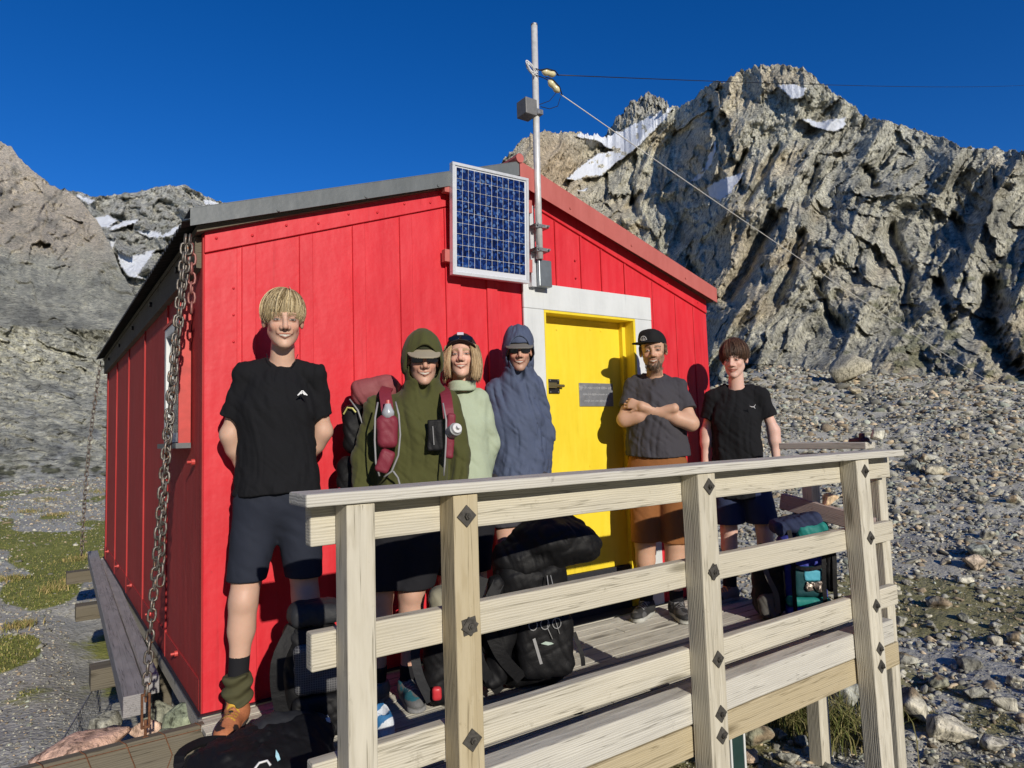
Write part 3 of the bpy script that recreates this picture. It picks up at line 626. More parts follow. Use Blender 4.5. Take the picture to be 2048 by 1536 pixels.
# ------------------------------------------------------------------ solar panel
sp = tag(empty('solar_panel', (1.565, -.10, 2.46)), 'blue solar panel in a pale aluminium frame on the front gable beside the mast', 'solar panel')
PW, PH = .535, .655; hw, hh = PW/2, PH/2
f = MB(); b_ = .018
for a, b in (((-hw,-.02,-hh),(hw,.018,-hh+b_)),((-hw,-.02,hh-b_),(hw,.018,hh)),((-hw,-.02,-hh+b_),(-hw+b_,.018,hh-b_)),((hw-b_,-.02,-hh+b_),(hw,.018,hh-b_))): f.box(a, b)
f.build('frame', M_ALU, sp, bevel=.0015, seg=1)
g = MB(); g.box((-hw+b_, -.012, -hh+b_), (hw-b_, .012, hh-b_))
tp = NT('backing_white'); tp.fin((.62,.64,.68), .4); g.build('backing_sheet', tp.m, sp)
cl = MB(); nx, nz = 4, 9; x0 = -hw+b_+.010; x1 = hw-b_-.010; z0 = -hh+b_+.030; z1 = hh-b_-.008
for i in range(nx):
    for j in range(nz):
        a = x0+(x1-x0)*i/nx+.0018; b = x0+(x1-x0)*(i+1)/nx-.0018; c = z0+(z1-z0)*j/nz+.0018; d = z0+(z1-z0)*(j+1)/nz-.0018
        w = (b-a-.006)/3
        for k in range(3): xx = a+k*(w+.003); cl.add([(xx,-.0150,c),(xx+w,-.0150,c),(xx+w,-.0150,d),(xx,-.0150,d)], [(0,1,2,3)])
tc = NT('polycrystalline_cell'); v = tc.coord(); vo = tc.n('TexVoronoi', feature='F1'); vo.inputs['Scale'].default_value = 75; tc.l(v, vo.inputs['Vector'])
vo2 = tc.n('TexVoronoi', feature='F1'); vo2.inputs['Scale'].default_value = 170; tc.l(v, vo2.inputs['Vector'])
c = tc.ramp(vo.outputs['Color'], [(.25, (.004,.008,.035)), (.5, (.006,.018,.10)), (.72, (.012,.05,.24)), (.86, (.10,.20,.42))])
c = tc.mix(tc.ramp(vo2.outputs['Color'], [(.3, (0,0,0)), (.9, (.6,.6,.6))]), c, (.004,.009,.05))
c = tc.mix(tc.ramp(tc.noise(v, 6, 4, .6), [(.45, (0,0,0)), (.7, (.6,.6,.6))]), c, (.012,.035,.16))
tc.fin(c, .16, 0, None, .6); cl.build('cells', tc.m, sp)
gl = MB(); gl.add([(x0-.008,-.0156,z0-.02),(x1+.008,-.0156,z0-.02)], [])
for a, b in (((-hw-.03, .019, hh-.17), (-hw+.05, .06, hh-.09)), ((-hw-.03, .019, -hh+.08), (-hw+.05, .06, -hh+.15)), ((hw-.05, .019, hh-.2), (hw+.05, .06, hh-.12)), ((hw-.05, .019, -hh+.08), (hw+.05, .06, -hh+.16))):
    MB().box(a, b).build('mounting_bracket', M_FADED, sp)
sp.rotation_euler = (rad(2.5), 0, rad(-1.5))

# ------------------------------------------------------------------ mast
mast = tag(empty('antenna_mast', (1.93, -.10, 2.3)), 'tall white metal mast above the door, carrying insulators and a small grey box', 'mast')
def at(mb, *a): return mb
P0 = Vector((1.93, -.10, 2.3))
m = MB(); m.tube([(-.002, 0, .0), (.0, 0, .5), (.018, -.0, 1.535)], [.0215, .0215, .0205], 20); m.build('pole', M_POLE, mast, True)
m = MB(); m.tube([(.018, 0, 1.5352), (.018, 0, 1.545)], .022, 16); m.build('pole_cap', M_STEEL, mast)
for z in (.205, .055):
    m = MB(); m.box((-.05, -.03, z-.010), (.055, .10, z+.010)); m.box((-.05, -.034, z-.018), (-.03, -.03, z+.02)); m.tube([(.045, -.045, z), (.045, .03, z)], .007, 8); m.tube([(-.04, -.045, z), (-.04, .03, z)], .007, 8); m.build('clamp', M_STEEL, mast)
m = MB(); m.box((-.005, .005, -.17), (.095, .095, .0)); m.build('conduit_box', simple('brushed_box', (.30,.33,.35), .35, .6, scale=18), mast, bevel=.004)
m = MB(); m.box((-.045, .035, -.17), (-.008, .07, .35)); m.build('conduit', M_ALU, mast)
m = MB(); m.box((-.03, .101, -.03), (.08, .112, .26)); m.build('red_backing_plate', M_RED, mast)
bx = MB(); bx.box((-.112, -.055, .90), (-.024, .045, 1.005)); o = bx.build('equipment_box', M_BOXGREY, mast, bevel=.004)
m = MB(); m.box((-.02, -.04, .93), (.035, .03, .96)); m.build('box_bracket', M_STEEL, mast)
m = MB()
for k in range(9):
    a = np.linspace(0, 2*math.pi, 18)[:-1]; ph = random.uniform(-.25, .25); cx, cz = -.035+random.uniform(-.01, .01), 1.225+random.uniform(-.015, .015)
    m.tube([(cx+.024*math.cos(t), -.02+.03*math.sin(t+ph), cz+.052*math.sin(t)+.02*math.cos(t)*ph) for t in a], .0026, 5, closed=True)
m.build('cable_coil', M_RUBBERW, mast, True)
def insulator(c, ax, par):
    ax = Vector(ax).normalized(); c = Vector(c); m = MB(); L = .052
    pts = [c+ax*t*L for t in np.linspace(-1, 1, 9)]; r = [.006, .017, .023, .021, .0175, .021, .023, .017, .006]
    m.tube(pts, r, 14); o = m.build('insulator', M_CREAM, par, True)
    m = MB(); m.tube([c-ax*L*1.5, c-ax*L*.6+Vector((0, -.024, .01)), c+ax*L*.6+Vector((0, -.024, .01)), c+ax*L*1.45], .0035, 6); m.build('insulator_loop', M_BLACK, o)
insulator((.085, -.05, 1.215), (1, -.1, .02), mast); insulator((.115, -.06, 1.13), (.8, -.1, -.62), mast)
m = MB(); m.tube([(.0, -.02, 1.235), (.03, -.04, 1.22), (.04, -.05, 1.215)], .003, 6); m.tube([(.0, -.02, 1.19), (.04, -.05, 1.17), (.075, -.055, 1.16)], .003, 6)
m.tube([(.02, -.02, 1.0), (.09, -.04, 1.035), (.13, -.06, 1.09), (.14, -.06, 1.10)], .0022, 6); m.tube([(.03, -.02, .99), (.08, -.05, .975), (.14, -.06, 1.005), (.165, -.06, 1.07)], .0022, 6)
m.build('lead_wires', M_BLACK, mast)
mw = Vector((1.93, -.10, 2.3))
def wire(name, a, b, sag, r, mat, label, cat):
    a = Vector(a); b = Vector(b); m = MB()
    pts = [a+(b-a)*t-Vector((0, 0, sag*4*t*(1-t))) for t in np.linspace(0, 1, 40)]
    o = m.tube(pts, r, 6).build(name, mat, None, True); tag(o, label, cat); return o
wire('antenna_wire', mw+Vector((.145, -.055, 1.217)), CAM+Vector((1.2, .3445, .4985))*16, .06, .0030, M_BLACK, 'thin black aerial wire running level to the right from the top insulator', 'wire')
RB = CAM+Vector((1.2096, .3739, .01785))*15.0
wire('guy_rope', mw+Vector((.165, -.06, 1.092)), RB, .10, .0034, simple('white_rope', (.72,.70,.64), .8, scale=200), 'pale guy rope slanting down from the mast insulator to the stony slope', 'rope')

# ------------------------------------------------------------------ chains
def chain_mesh(mb, A, B, L=.054, W=.030, r=.0055, sag=.03, twist=.4):
    A = Vector(A); B = Vector(B); d = B-A; n = max(2, int(d.length/(L-2.1*r)))
    for k in range(n):
        t = (k+.5)/n; c = A+d*t+Vector((-sag*.3, -sag*.2, 0))*4*t*(1-t)
        ax = d.normalized(); s = Vector((1, 0, 0)).cross(ax).normalized(); u = ax.cross(s)
        ang = (math.pi/2 if k % 2 else 0)+twist*math.sin(k*.35+A.x*9)+random.uniform(-.2, .2)
        e = s*math.cos(ang)+u*math.sin(ang); pts = []
        hl = L/2-W/2
        for j in range(12):
            a = 2*math.pi*j/12; off = hl if math.sin(a) > 0 else -hl
            if abs(math.sin(a)) < 1e-6: off = 0
            pts.append(c+ax*(math.sin(a)*W/2+off)+e*(math.cos(a)*W/2))
        mb.tube(pts, r, 6, closed=True)
ct = Vector((-.085, -.03, 2.17)); cbt = Vector((-.238, -.108, .17))
chn = tag(empty('tie_down_chain', ct), 'rusty steel tie-down chain hanging from the front corner of the hut roof', 'chain', 'chains that tie the roof down')
m = MB(); chain_mesh(m, (0, 0, 0), cbt-ct, sag=.02); m.build('chain_strand', M_CHAIN, chn, True)
m = MB(); chain_mesh(m, (.02, -.01, 0), (cbt-ct)*.78+Vector((.018, -.012, .0)), sag=.07, twist=.9); m.build('chain_strand', M_CHAIN, chn, True)
m = MB(); chain_mesh(m, (.030, -.005, -.04), (.026, -.012, -.36), sag=.01); m.build('red_chain_end', simple('pinkish_chain', (.32,.13,.11), .5, .3, scale=60), chn, True)
m = MB(); q = cbt-ct
m.box((q.x-.018, q.y-.008, q.z-.13), (q.x-.009, q.y+.008, q.z-.0)); m.box((q.x+.009, q.y-.008, q.z-.13), (q.x+.018, q.y+.008, q.z-.0)); m.tube([(q.x, q.y, q.z-.17), (q.x, q.y, q.z-.10)], .006, 8); m.tube([(q.x, q.y, q.z-.03), (q.x, q.y, q.z+.02)], .006, 8)
m.box((q.x-.018, q.y-.008, q.z-.135), (q.x+.018, q.y+.008, q.z-.125)); m.box((q.x-.018, q.y-.008, q.z-.003), (q.x+.018, q.y+.008, q.z+.006))
m.tube([(q.x+.018*math.cos(a), q.y, q.z-.19+.02*math.sin(a)) for a in np.linspace(0, 6.283, 13)[:-1]], .006, 6, closed=True)
m.build('turnbuckle', M_RUST, chn, bevel=.002, seg=1)
ct2 = Vector((-.07, 5.42, 2.17)); e2 = Vector((-.23, 5.2, .08))
ch2 = tag(empty('tie_down_chain', ct2), 'distant thin tie-down chain at the far rear corner of the hut', 'chain', 'chains that tie the roof down')
m = MB(); chain_mesh(m, (0, 0, 0), e2-ct2, L=.06, W=.034, r=.0055, sag=.1, twist=.6); m.build('chain_strand', M_CHAIN, ch2, True)

# ------------------------------------------------------------------ timber beams, gabion, at the left side of the hut
def beam(name, a, b, w, h, mat, parent=None, bev=.004, roll=0.0, up=(0, 0, 1)):
    """a box from a to b (axis), w across, h in the up direction; local X runs along the grain"""
    a = Vector(a); b = Vector(b); L = (b-a).length; X = (b-a).normalized(); U = Vector(up); Y = U.cross(X).normalized(); Z = X.cross(Y)
    n = max(1, int(L/.25)); m = MB(); hw_, hh_ = w/2, h/2
    rows = []; vs = []; fs = []
    for i in range(n+1):
        x = L*i/n; jy = random.uniform(-.0012, .0012); jz = random.uniform(-.0012, .0012)
        vs += [(x,-hw_+jy,-hh_+jz),(x,hw_+jy,-hh_+jz),(x,hw_+jy,hh_+jz),(x,-hw_+jy,hh_+jz)]
    for i in range(n):
        p = i*4; q_ = p+4; fs += [(p,p+1,q_+1,q_),(p+1,p+2,q_+2,q_+1),(p+2,p+3,q_+3,q_+2),(p+3,p,q_,q_+3)]
    fs += [(0,3,2,1), (n*4,n*4+1,n*4+2,n*4+3)]
    m.add(vs, fs); o = m.build(name, mat, parent, bevel=bev)
    M = Matrix((X, Y, Z)).transposed().to_4x4(); M.translation = a
    if parent is not None: M = parent.matrix_basis.inverted() @ M
    o.matrix_basis = M; return o
random.seed(3)
tag(beam('long_timber_beam', (-.222, .42, -.035), (-.085, 6.0, -.035), .10, .10, W_OLD), 'outermost long grey timber beam lying on sleepers beside the shaded hut wall', 'beam', 'long grey beams beside the hut')
tag(beam('long_timber_beam', (-.115, .72, -.05), (-.01, 5.3, -.05), .075, .09, W_OLD), 'inner long grey timber beam lying between the outer beam and the hut wall', 'beam', 'long grey beams beside the hut')
for y, xl, lb in ((5.3, -.36, 'short brown sleeper end under the far end of the long grey beams'), (3.4, -.35, 'short brown sleeper end under the middle of the long grey beams'), (1.45, -.35, 'short brown sleeper end under the near part of the long grey beams')):
    tag(beam('sleeper', (xl, y, -.15), (.0, y, -.15), .16, .12, W_BROWN), lb, 'sleeper', 'sleepers under the long grey beams')
    tag(beam('sleeper_post', (xl+.03, y+.15, -.16), (-.02, y+.2, -.16), .04, .10, W_GREY), lb.replace('short brown sleeper end', 'thin pale offcut of wood'), 'offcut', 'pale offcuts of wood')
gb = tag(empty('retaining_beam', (-.75, -.10, 0)), 'brown timber retaining beam held by wire in front of the rock filled cage', 'beam')
beam('beam', (-1.05, -.105, -.085), (-.012, -.105, -.085), .045, .17, W_BROWN, gb)
beam('beam', (-1.05, -.095, -.30), (-.012, -.095, -.30), .045, .20, W_BROWN, gb)
m = MB(); random.seed(9)
for k in range(6):
    x = .0+k*.14; m.tube([(x, -.012, .01), (x+.02, -.035, -.0), (x+.05, -.034, -.09), (x+.02+.05*(k % 2), -.032, -.17)], .0022, 5)
m.tube([(-.3, -.034, -.018), (.2, -.036, -.012), (.73, -.034, -.016)], .002, 5)
m.build('tie_wire', M_RUST, gb)
gab = tag(empty('gabion_cage', (-.6, .5, -.3)), 'wire netting cage edge around rocks at the bottom left corner', 'wire cage')
m = MB(); A = Vector((-.69, .02, -.26)); B = Vector((-.26, 1.75, -.22)); H = .42; nn = 30
for k in range(nn):                         # hexagonal netting hung from a straight edge wire
    for j in range(7):
        u0 = k/nn; u1 = (k+.5)/nn; u2 = (k+1)/nn; z0 = -H*j/7; z1 = -H*(j+.5)/7; z2 = -H*(j+1)/7
        P = lambda u, z: A+(B-A)*u+Vector((.01*math.sin(u*25+z*9), 0, z))
        m.tube([P(u0, z0), P(u1, z1), P(u2, z0)], .0013, 4, caps=False); m.tube([P(u1, z1), P(u1, z1-.02)], .0013, 4, caps=False); m.tube([P(u0, z2), P(u1, z1-.02), P(u2, z2)], .0013, 4, caps=False)
m.tube([A, B], .004, 6)
for v_ in m.v: pass
m.v = [(x+.6, y-.5, z+.3) for x, y, z in m.v]
m.build('netting', M_STEEL, gab)

# ------------------------------------------------------------------ deck and railing
random.seed(11)
deck = tag(empty('timber_deck', (0, -1.3, 0)), 'weathered timber deck of grooved boards in front of the red hut', 'deck')
m = MB(); y = -1.262
while y < -.05:
    x = -.03
    cuts = [-.03]+sorted(random.sample([.9, 1.5, 2.3, 2.7], 1))+[3.52]
    for c0, c1 in zip(cuts[:-1], cuts[1:]):
        dz = random.uniform(-.0025, .0015); b0, b1 = y+1.3, y+1.3+.088
        if y < -.95 or y > -.5: g_ = 5; 
        m.box((c0+.002, b0, -.024+dz), (c1-.002, b1-.009, -.006+dz))
        for k in range(6): gy = b0+.001+k*.0134; m.box((c0+.002, gy, -.006+dz), (c1-.002, gy+.0078, 0+dz))
    y += .0935
bo_ = m.build('deck_boards', W_DECK, deck)
m = MB()
for x in (.05, .62, 1.3, 1.95, 2.6, 3.3): m.box((x, -0+.06, -.15), (x+.045, 1.26, -.0275))
m.build('joists', W_BROWN, deck)
beam('edge_beam', (-.03, -1.308, .008), (3.45, -1.308, .008), .095, .128, W_GREY, deck, .005)
beam('bearer', (-.03, -1.325, -.128), (3.5, -1.325, -.128), .05, .128, W_YEL, deck, .004)
beam('support_post', (3.52, -.80, -1.3), (3.52, -.80, -.03), .11, .09, W_NEW, deck, .004, up=(0, 1, 0))
beam('support_post', (1.95, -.35, -1.3), (1.95, -.35, -.03), .1, .09, W_NEW, deck, .004, up=(0, 1, 0))
rail = tag(empty('front_railing', (0, -1.4, 0)), 'pale timber front railing with four bolted posts and three rails', 'railing')
for (x0, x1, x2, lean) in ((.122, .212, 0, 0), (.486, .580, 1, 0), (1.690, 1.805, 2, 0), (2.985, 3.115, 3, .05)):
    xc = (x0+x1)/2; w = x1-x0
    p = beam('post', (xc+lean*1.2, -1.407, -1.35), (xc-lean*.1, -1.407, 1.011), w, .094, W_NEW if x2 != 1 else W_YEL, rail, .004, up=(0, 1, 0))
    zs = {0: (), 1: (.942, .589, .232), 2: (.955, .592, .227, .003, -.085), 3: (.95, .591, .23, .004, -.088)}[x2]
    for i, z in enumerate(zs):
        m = MB(); a = 45 if not (x2 == 1 and i == 1) else 8
        X_ = xc+(.01 if x2 > 1 else 0)+lean*(.9-z)*.5; s_ = .034
        def plate(ang, yy, sz):
            c, s = math.cos(rad(ang))*sz, math.sin(rad(ang))*sz
            pp = [(X_+c-s, yy, z+s+c), (X_-s-c, yy, z+c-s), (X_-c+s, yy, z-s-c), (X_+s+c, yy, z-c+s)]
            m.prism([(q.x, q.y, q.z) for q in map(Vector, pp)], (0, .004, 0))
        plate(a, -1.459, s_*.76)
        if x2 == 1 and i == 1: plate(52, -1.4635, s_*.66)
        if x2 == 2 and i == 1: plate(22, -1.4635, s_*.72)
        m.tube([(X_, -1.459, z), (X_, -1.470, z)], .011, 6); m.tube([(X_, -1.470, z), (X_, -1.476, z)], .006, 8)
        b_o = m.build('bolt_plate', M_DSTEEL, p); b_o.matrix_basis = p.matrix_basis.inverted() @ rail.matrix_basis.inverted()
for z0, z1, xe in ((.887, 1.008, 3.53), (.520, .632, 3.52), (.150, .262, 3.52)):
    beam('rail', (.047, -1.333, (z0+z1)/2), (xe, -1.333, (z0+z1)/2+.0), .05, z1-z0, W_NEW, rail, .006)
beam('top_cap', (.0, -1.385, 1.0325), (3.49, -1.385, 1.0325), .165, .038, W_GREY, rail, .006)
side = tag(empty('side_railing', (3.5, -1.2, 0)), 'short side railing with a faded red top at the far right end of the deck', 'railing')
beam('post', (3.54, -1.26, -1.3), (3.54, -1.26, 1.0), .09, .09, W_NEW, side, .004, up=(0, 1, 0))
beam('post', (3.44, -.90, -.02), (3.44, -.90, 1.03), .09, .07, W_NEW, side, .004, up=(0, 1, 0))
beam('top_cap', (3.46, -1.29, 1.078), (3.42, -.74, 1.078), .13, .04, W_GREY, side, .004)
beam('lower_rail', (3.43, -1.29, .600), (3.39, -.72, .72), .05, .10, W_PINKY, side, .004)
m = MB(); m.tube([(3.462, -1.275, 1.10), (3.463, -1.225, 1.10), (3.462, -1.165, 1.10)], [.024, .028, .02], 9); m.tube([(3.462, -1.24, 1.10), (3.462, -1.24, 1.15)], .018, 8)
tag(m.build('red_brown_cap', simple('dark_red_plastic', (.09,.025,.02), .5), None, True), 'small dark red object lying beside the grey stone on the railing corner', 'cap')
tk = tag(empty('green_board', (2.9, -.6, -1)), 'dark green upright board with white edges standing under the deck', 'board')
m = MB(); m.box((0, 0, -.2), (.11, .02, .92)); m.build('panel', simple('dark_green_paint', (.02,.05,.045), .4), tk)
m = MB(); m.box((-.018, -.004, -.2), (-.001, .024, .92)); m.box((.111, -.004, -.2), (.128, .024, .92)); m.build('edge_strips', M_WHITE, tk)

# ------------------------------------------------------------------ implicit surfaces (bodies, clothes, packs)
F32 = np.float32
def smin(a, b, k):
    h = np.maximum(k-np.abs(a-b), 0)/k; return np.minimum(a, b)-h*h*k*.25
def smax(a, b, k): return -smin(-a, -b, k)
def rotm(rx=0, ry=0, rz=0): return np.array(Euler((rad(rx), rad(ry), rad(rz))).to_matrix(), dtype=F32)
def ell(P, c, r, R=None):
    q = P-np.array(c, F32)
    if R is not None: q = q @ R
    q = q/np.array(r, F32); k0 = np.sqrt((q*q).sum(1)); q = q/np.array(r, F32); k1 = np.sqrt((q*q).sum(1))+1e-6
    return k0*(k0-1)/k1
def cone(P, a, b, ra, rb, sc=None):
    a = np.array(a, F32); b = np.array(b, F32)
    if sc is not None: s_ = np.array(sc, F32); P = P*s_; a = a*s_; b = b*s_
    ab = b-a; t = np.clip(((P-a) @ ab)/(ab @ ab), 0, 1); d = P-a-t[:, None]*ab
    return np.sqrt((d*d).sum(1))-(ra+(rb-ra)*t)
def rbox(P, c, h, r, R=None):
    q = P-np.array(c, F32)
    if R is not None: q = q @ R
    q = np.abs(q)-(np.array(h, F32)-r)
    return np.sqrt((np.maximum(q, 0)**2).sum(1))+np.minimum(q.max(1), 0)-r
def halfsp(P, p, n): n = np.array(n, F32); n = n/np.linalg.norm(n); return (P-np.array(p, F32)) @ n
def folds(P, s=(11, 11, 3.5), amp=.006, seed=1, o=2, ridged=False):
    a, out, n = 1.0, 0, 0
    for k in range(o):
        v = vnoise3(P[:, 0]*s[0]*2**k, P[:, 1]*s[1]*2**k+7*k, P[:, 2]*s[2]*2**k+seed, seed)
        if ridged: v = 1-2*np.abs(v)
        out = out+a*v; n += a; a *= .5
    return (out/n*amp).astype(F32)
def nets(fn, lo, hi, step=.005, zlev=None):
    """surface nets: fn(P)->signed distance; zlev: list of (z0, z1, dz) to vary the vertical step"""
    xs = np.arange(lo[0], hi[0]+step, step, dtype=F32); ys = np.arange(lo[1], hi[1]+step, step, dtype=F32)
    if zlev is None: zs = np.arange(lo[2], hi[2]+step, step, dtype=F32)
    else:
        z = lo[2]; zl = []
        while z < hi[2]+.01:
            zl.append(z); dz = step
            for a, b, s_ in zlev:
                if a <= z < b: dz = s_; break
            z += dz
        zs = np.array(zl, F32)
    B = 8
    pad = lambda a: np.concatenate([a, a[-1]+(a[-1]-a[-2])*np.arange(1, (-len(a)) % B+1, dtype=F32)]) if len(a) % B else a
    xs, ys, zs = pad(xs), pad(ys), pad(zs); nx, ny, nz = len(xs), len(ys), len(zs)
    bx, by, bz = nx//B, ny//B, nz//B
    cx = xs.reshape(bx, B).mean(1); cy = ys.reshape(by, B).mean(1); cz = zs.reshape(bz, B).mean(1); hz = (zs.reshape(bz, B)[:, -1]-zs.reshape(bz, B)[:, 0])/2+.004
    G = np.stack(np.meshgrid(cx, cy, cz, indexing='ij'), -1).reshape(-1, 3)
    dc = fn(G); R_ = np.sqrt(2*(step*B/2)**2+np.tile(hz, bx*by)**2)*1.25+.016
    act = np.nonzero(np.abs(dc) < R_)[0]
    D = np.repeat(np.repeat(np.repeat(np.where(dc < 0, -1, 1).reshape(bx, by, bz).astype(F32), B, 0), B, 1), B, 2)
    D4 = D.reshape(bx, B, by, B, bz, B)
    CH = 900
    for s0 in range(0, len(act), CH):
        ids = act[s0:s0+CH]; i, j, k = np.unravel_index(ids, (bx, by, bz)); n = len(ids)
        X = xs.reshape(bx, B)[i]; Y = ys.reshape(by, B)[j]; Z = zs.reshape(bz, B)[k]
        P = np.empty((n, B, B, B, 3), F32); P[..., 0] = X[:, :, None, None]; P[..., 1] = Y[:, None, :, None]; P[..., 2] = Z[:, None, None, :]
        D4[i, :, j, :, k, :] = fn(P.reshape(-1, 3)).reshape(n, B, B, B)
    S = D < 0
    c = S[:-1,:-1,:-1].astype(np.int8)
    for a, b, e in ((1,0,0),(0,1,0),(0,0,1),(1,1,0),(1,0,1),(0,1,1),(1,1,1)):
        c = c+S[a:nx-1+a, b:ny-1+b, e:nz-1+e]
    I, J, K = np.nonzero((c > 0) & (c < 8)); n = len(I)
    idx = np.full((nx-1, ny-1, nz-1), -1, np.int32); idx[I, J, K] = np.arange(n)
    acc = np.zeros((n, 3), F32); cnt = np.zeros(n, F32)
    cor = [(0,0,0),(1,0,0),(0,1,0),(1,1,0),(0,0,1),(1,0,1),(0,1,1),(1,1,1)]
    vals = [D[I+a, J+b, K+e] for a, b, e in cor]
    pos = [np.stack([xs[I+a], ys[J+b], zs[K+e]], 1) for a, b, e in cor]
    for a, b in ((0,1),(2,3),(4,5),(6,7),(0,2),(1,3),(4,6),(5,7),(0,4),(1,5),(2,6),(3,7)):
        m = (vals[a] < 0) != (vals[b] < 0); t = np.where(m, vals[a]/(vals[a]-vals[b]+1e-12), 0)[:, None]
        acc += np.where(m[:, None], pos[a]+(pos[b]-pos[a])*t, 0); cnt += m
    V = acc/cnt[:, None]
    Fs = []
    for ax in range(3):
        sl0 = [slice(1, -1)]*3; sl1 = [slice(1, -1)]*3
        sl0[ax] = slice(0, -1); sl1[ax] = slice(1, None)
        A_ = S[tuple(sl0)]; B_ = S[tuple(sl1)]
        e = np.nonzero(A_ != B_); off = [1, 1, 1]; off[ax] = 0
        p = [e[0]+off[0], e[1]+off[1], e[2]+off[2]]
        u, v = (ax+1) % 3, (ax+2) % 3
        def g(du, dv):
            q = [p[0].copy(), p[1].copy(), p[2].copy()]; q[u] = q[u]-du; q[v] = q[v]-dv; return idx[q[0], q[1], q[2]]
        f = np.stack([g(1, 1), g(0, 1), g(0, 0), g(1, 0)], 1)
        inside = A_[e]; f[~inside] = f[~inside][:, ::-1]
        Fs.append(f[(f >= 0).all(1)])
    return V, np.concatenate(Fs)
def sdf_obj(name, fn, lo, hi, mat, parent, step=.005, zlev=None, col=None, smooth_it=0):
    V, F = nets(fn, lo, hi, step, zlev)
    cols = {'Col': col(V)} if col else None
    return link(name, np_mesh(name, V, F, cols), mat, parent, True)

# ------------------------------------------------------------------ people
SKIN = attr_mat('skin', rough=.5, mult_noise=.06, scale=45, bump=.12, bdist=.002, sss=.12, spec=.35)
HAIRM = attr_mat('hair', rough=.5, mult_noise=.25, scale=120, bump=.1, spec=.4)
SHOEM = attr_mat('shoe_fabric', rough=.7, mult_noise=.25, scale=160, bump=.4)
def hand_prims(w, d, nrm, side, curl, size=1.0, spread=.12):
    """palm and five fingers; w wrist, d pointing along the hand, nrm palm normal (fingers curl towards it), side +1/-1 puts the thumb"""
    w = Vector(w); d = Vector(d).normalized(); nrm = Vector(nrm); nrm = (nrm-d*nrm.dot(d)).normalized(); s = d.cross(nrm)*side
    out = []; pc = w+d*.045*size
    out.append(('p', w+d*.01*size+s*.006, w+d*.075*size+s*.014, .021*size, .0215*size, nrm)); out.append(('p', w+d*.01*size-s*.006, w+d*.07*size-s*.016, .020*size, .020*size, nrm))
    for k, (o_, L, r) in enumerate(((.030, .072, .0082), (.010, .080, .0084), (-.010, .074, .0080), (-.028, .058, .0070))):
        p = w+d*(.084-abs(o_-.008)*.18)*size+s*o_*size; dd = (d+s*(o_*spread*6)).normalized(); cu = curl*(1+.12*k)
        for j, fr_ in enumerate((.46, .30, .24)):
            ang = cu*(.55, 1.0, .8)[j]; ax = dd.cross(nrm).normalized(); M_ = Matrix.Rotation(-ang if True else ang, 3, -ax); dd = (M_ @ dd).normalized()
            q = p+dd*L*fr_*size; out.append(('f', p, q, r*size*(1-.08*j), r*size*(1-.08*(j+1)))); p = q
            nrm = nrm
    tb = w+d*.028*size+s*.026*size; td = (d*.75+s*.62+nrm*.30).normalized(); q = tb+td*.036*size; out.append(('f', w+d*.012+s*.014*size, tb, .0125*size, .0118*size)); out.append(('f', tb, q, .0112*size, .0098*size)); out.append(('f', q, q+(td*.8+d*.45+nrm*.2).normalized()*.030*size, .0096*size, .0082*size))
    return out
def eval_hand(P, prims, d):
    for it in prims:
        if it[0] == 'p':
            a, b, n = np.array(it[1], F32), np.array(it[2], F32), np.array(it[5], F32)
            c0 = (a+b)/2; q = P-c0; hn = q @ n; P2 = P+np.outer(hn, n)*.75     # flattened across the palm
            e = cone(P2, a, b, it[3], it[4])*.75; d = smin(d, e, .018)
        else: d = smin(d, cone(P, it[1], it[2], it[3], it[4]), .005)
    return d

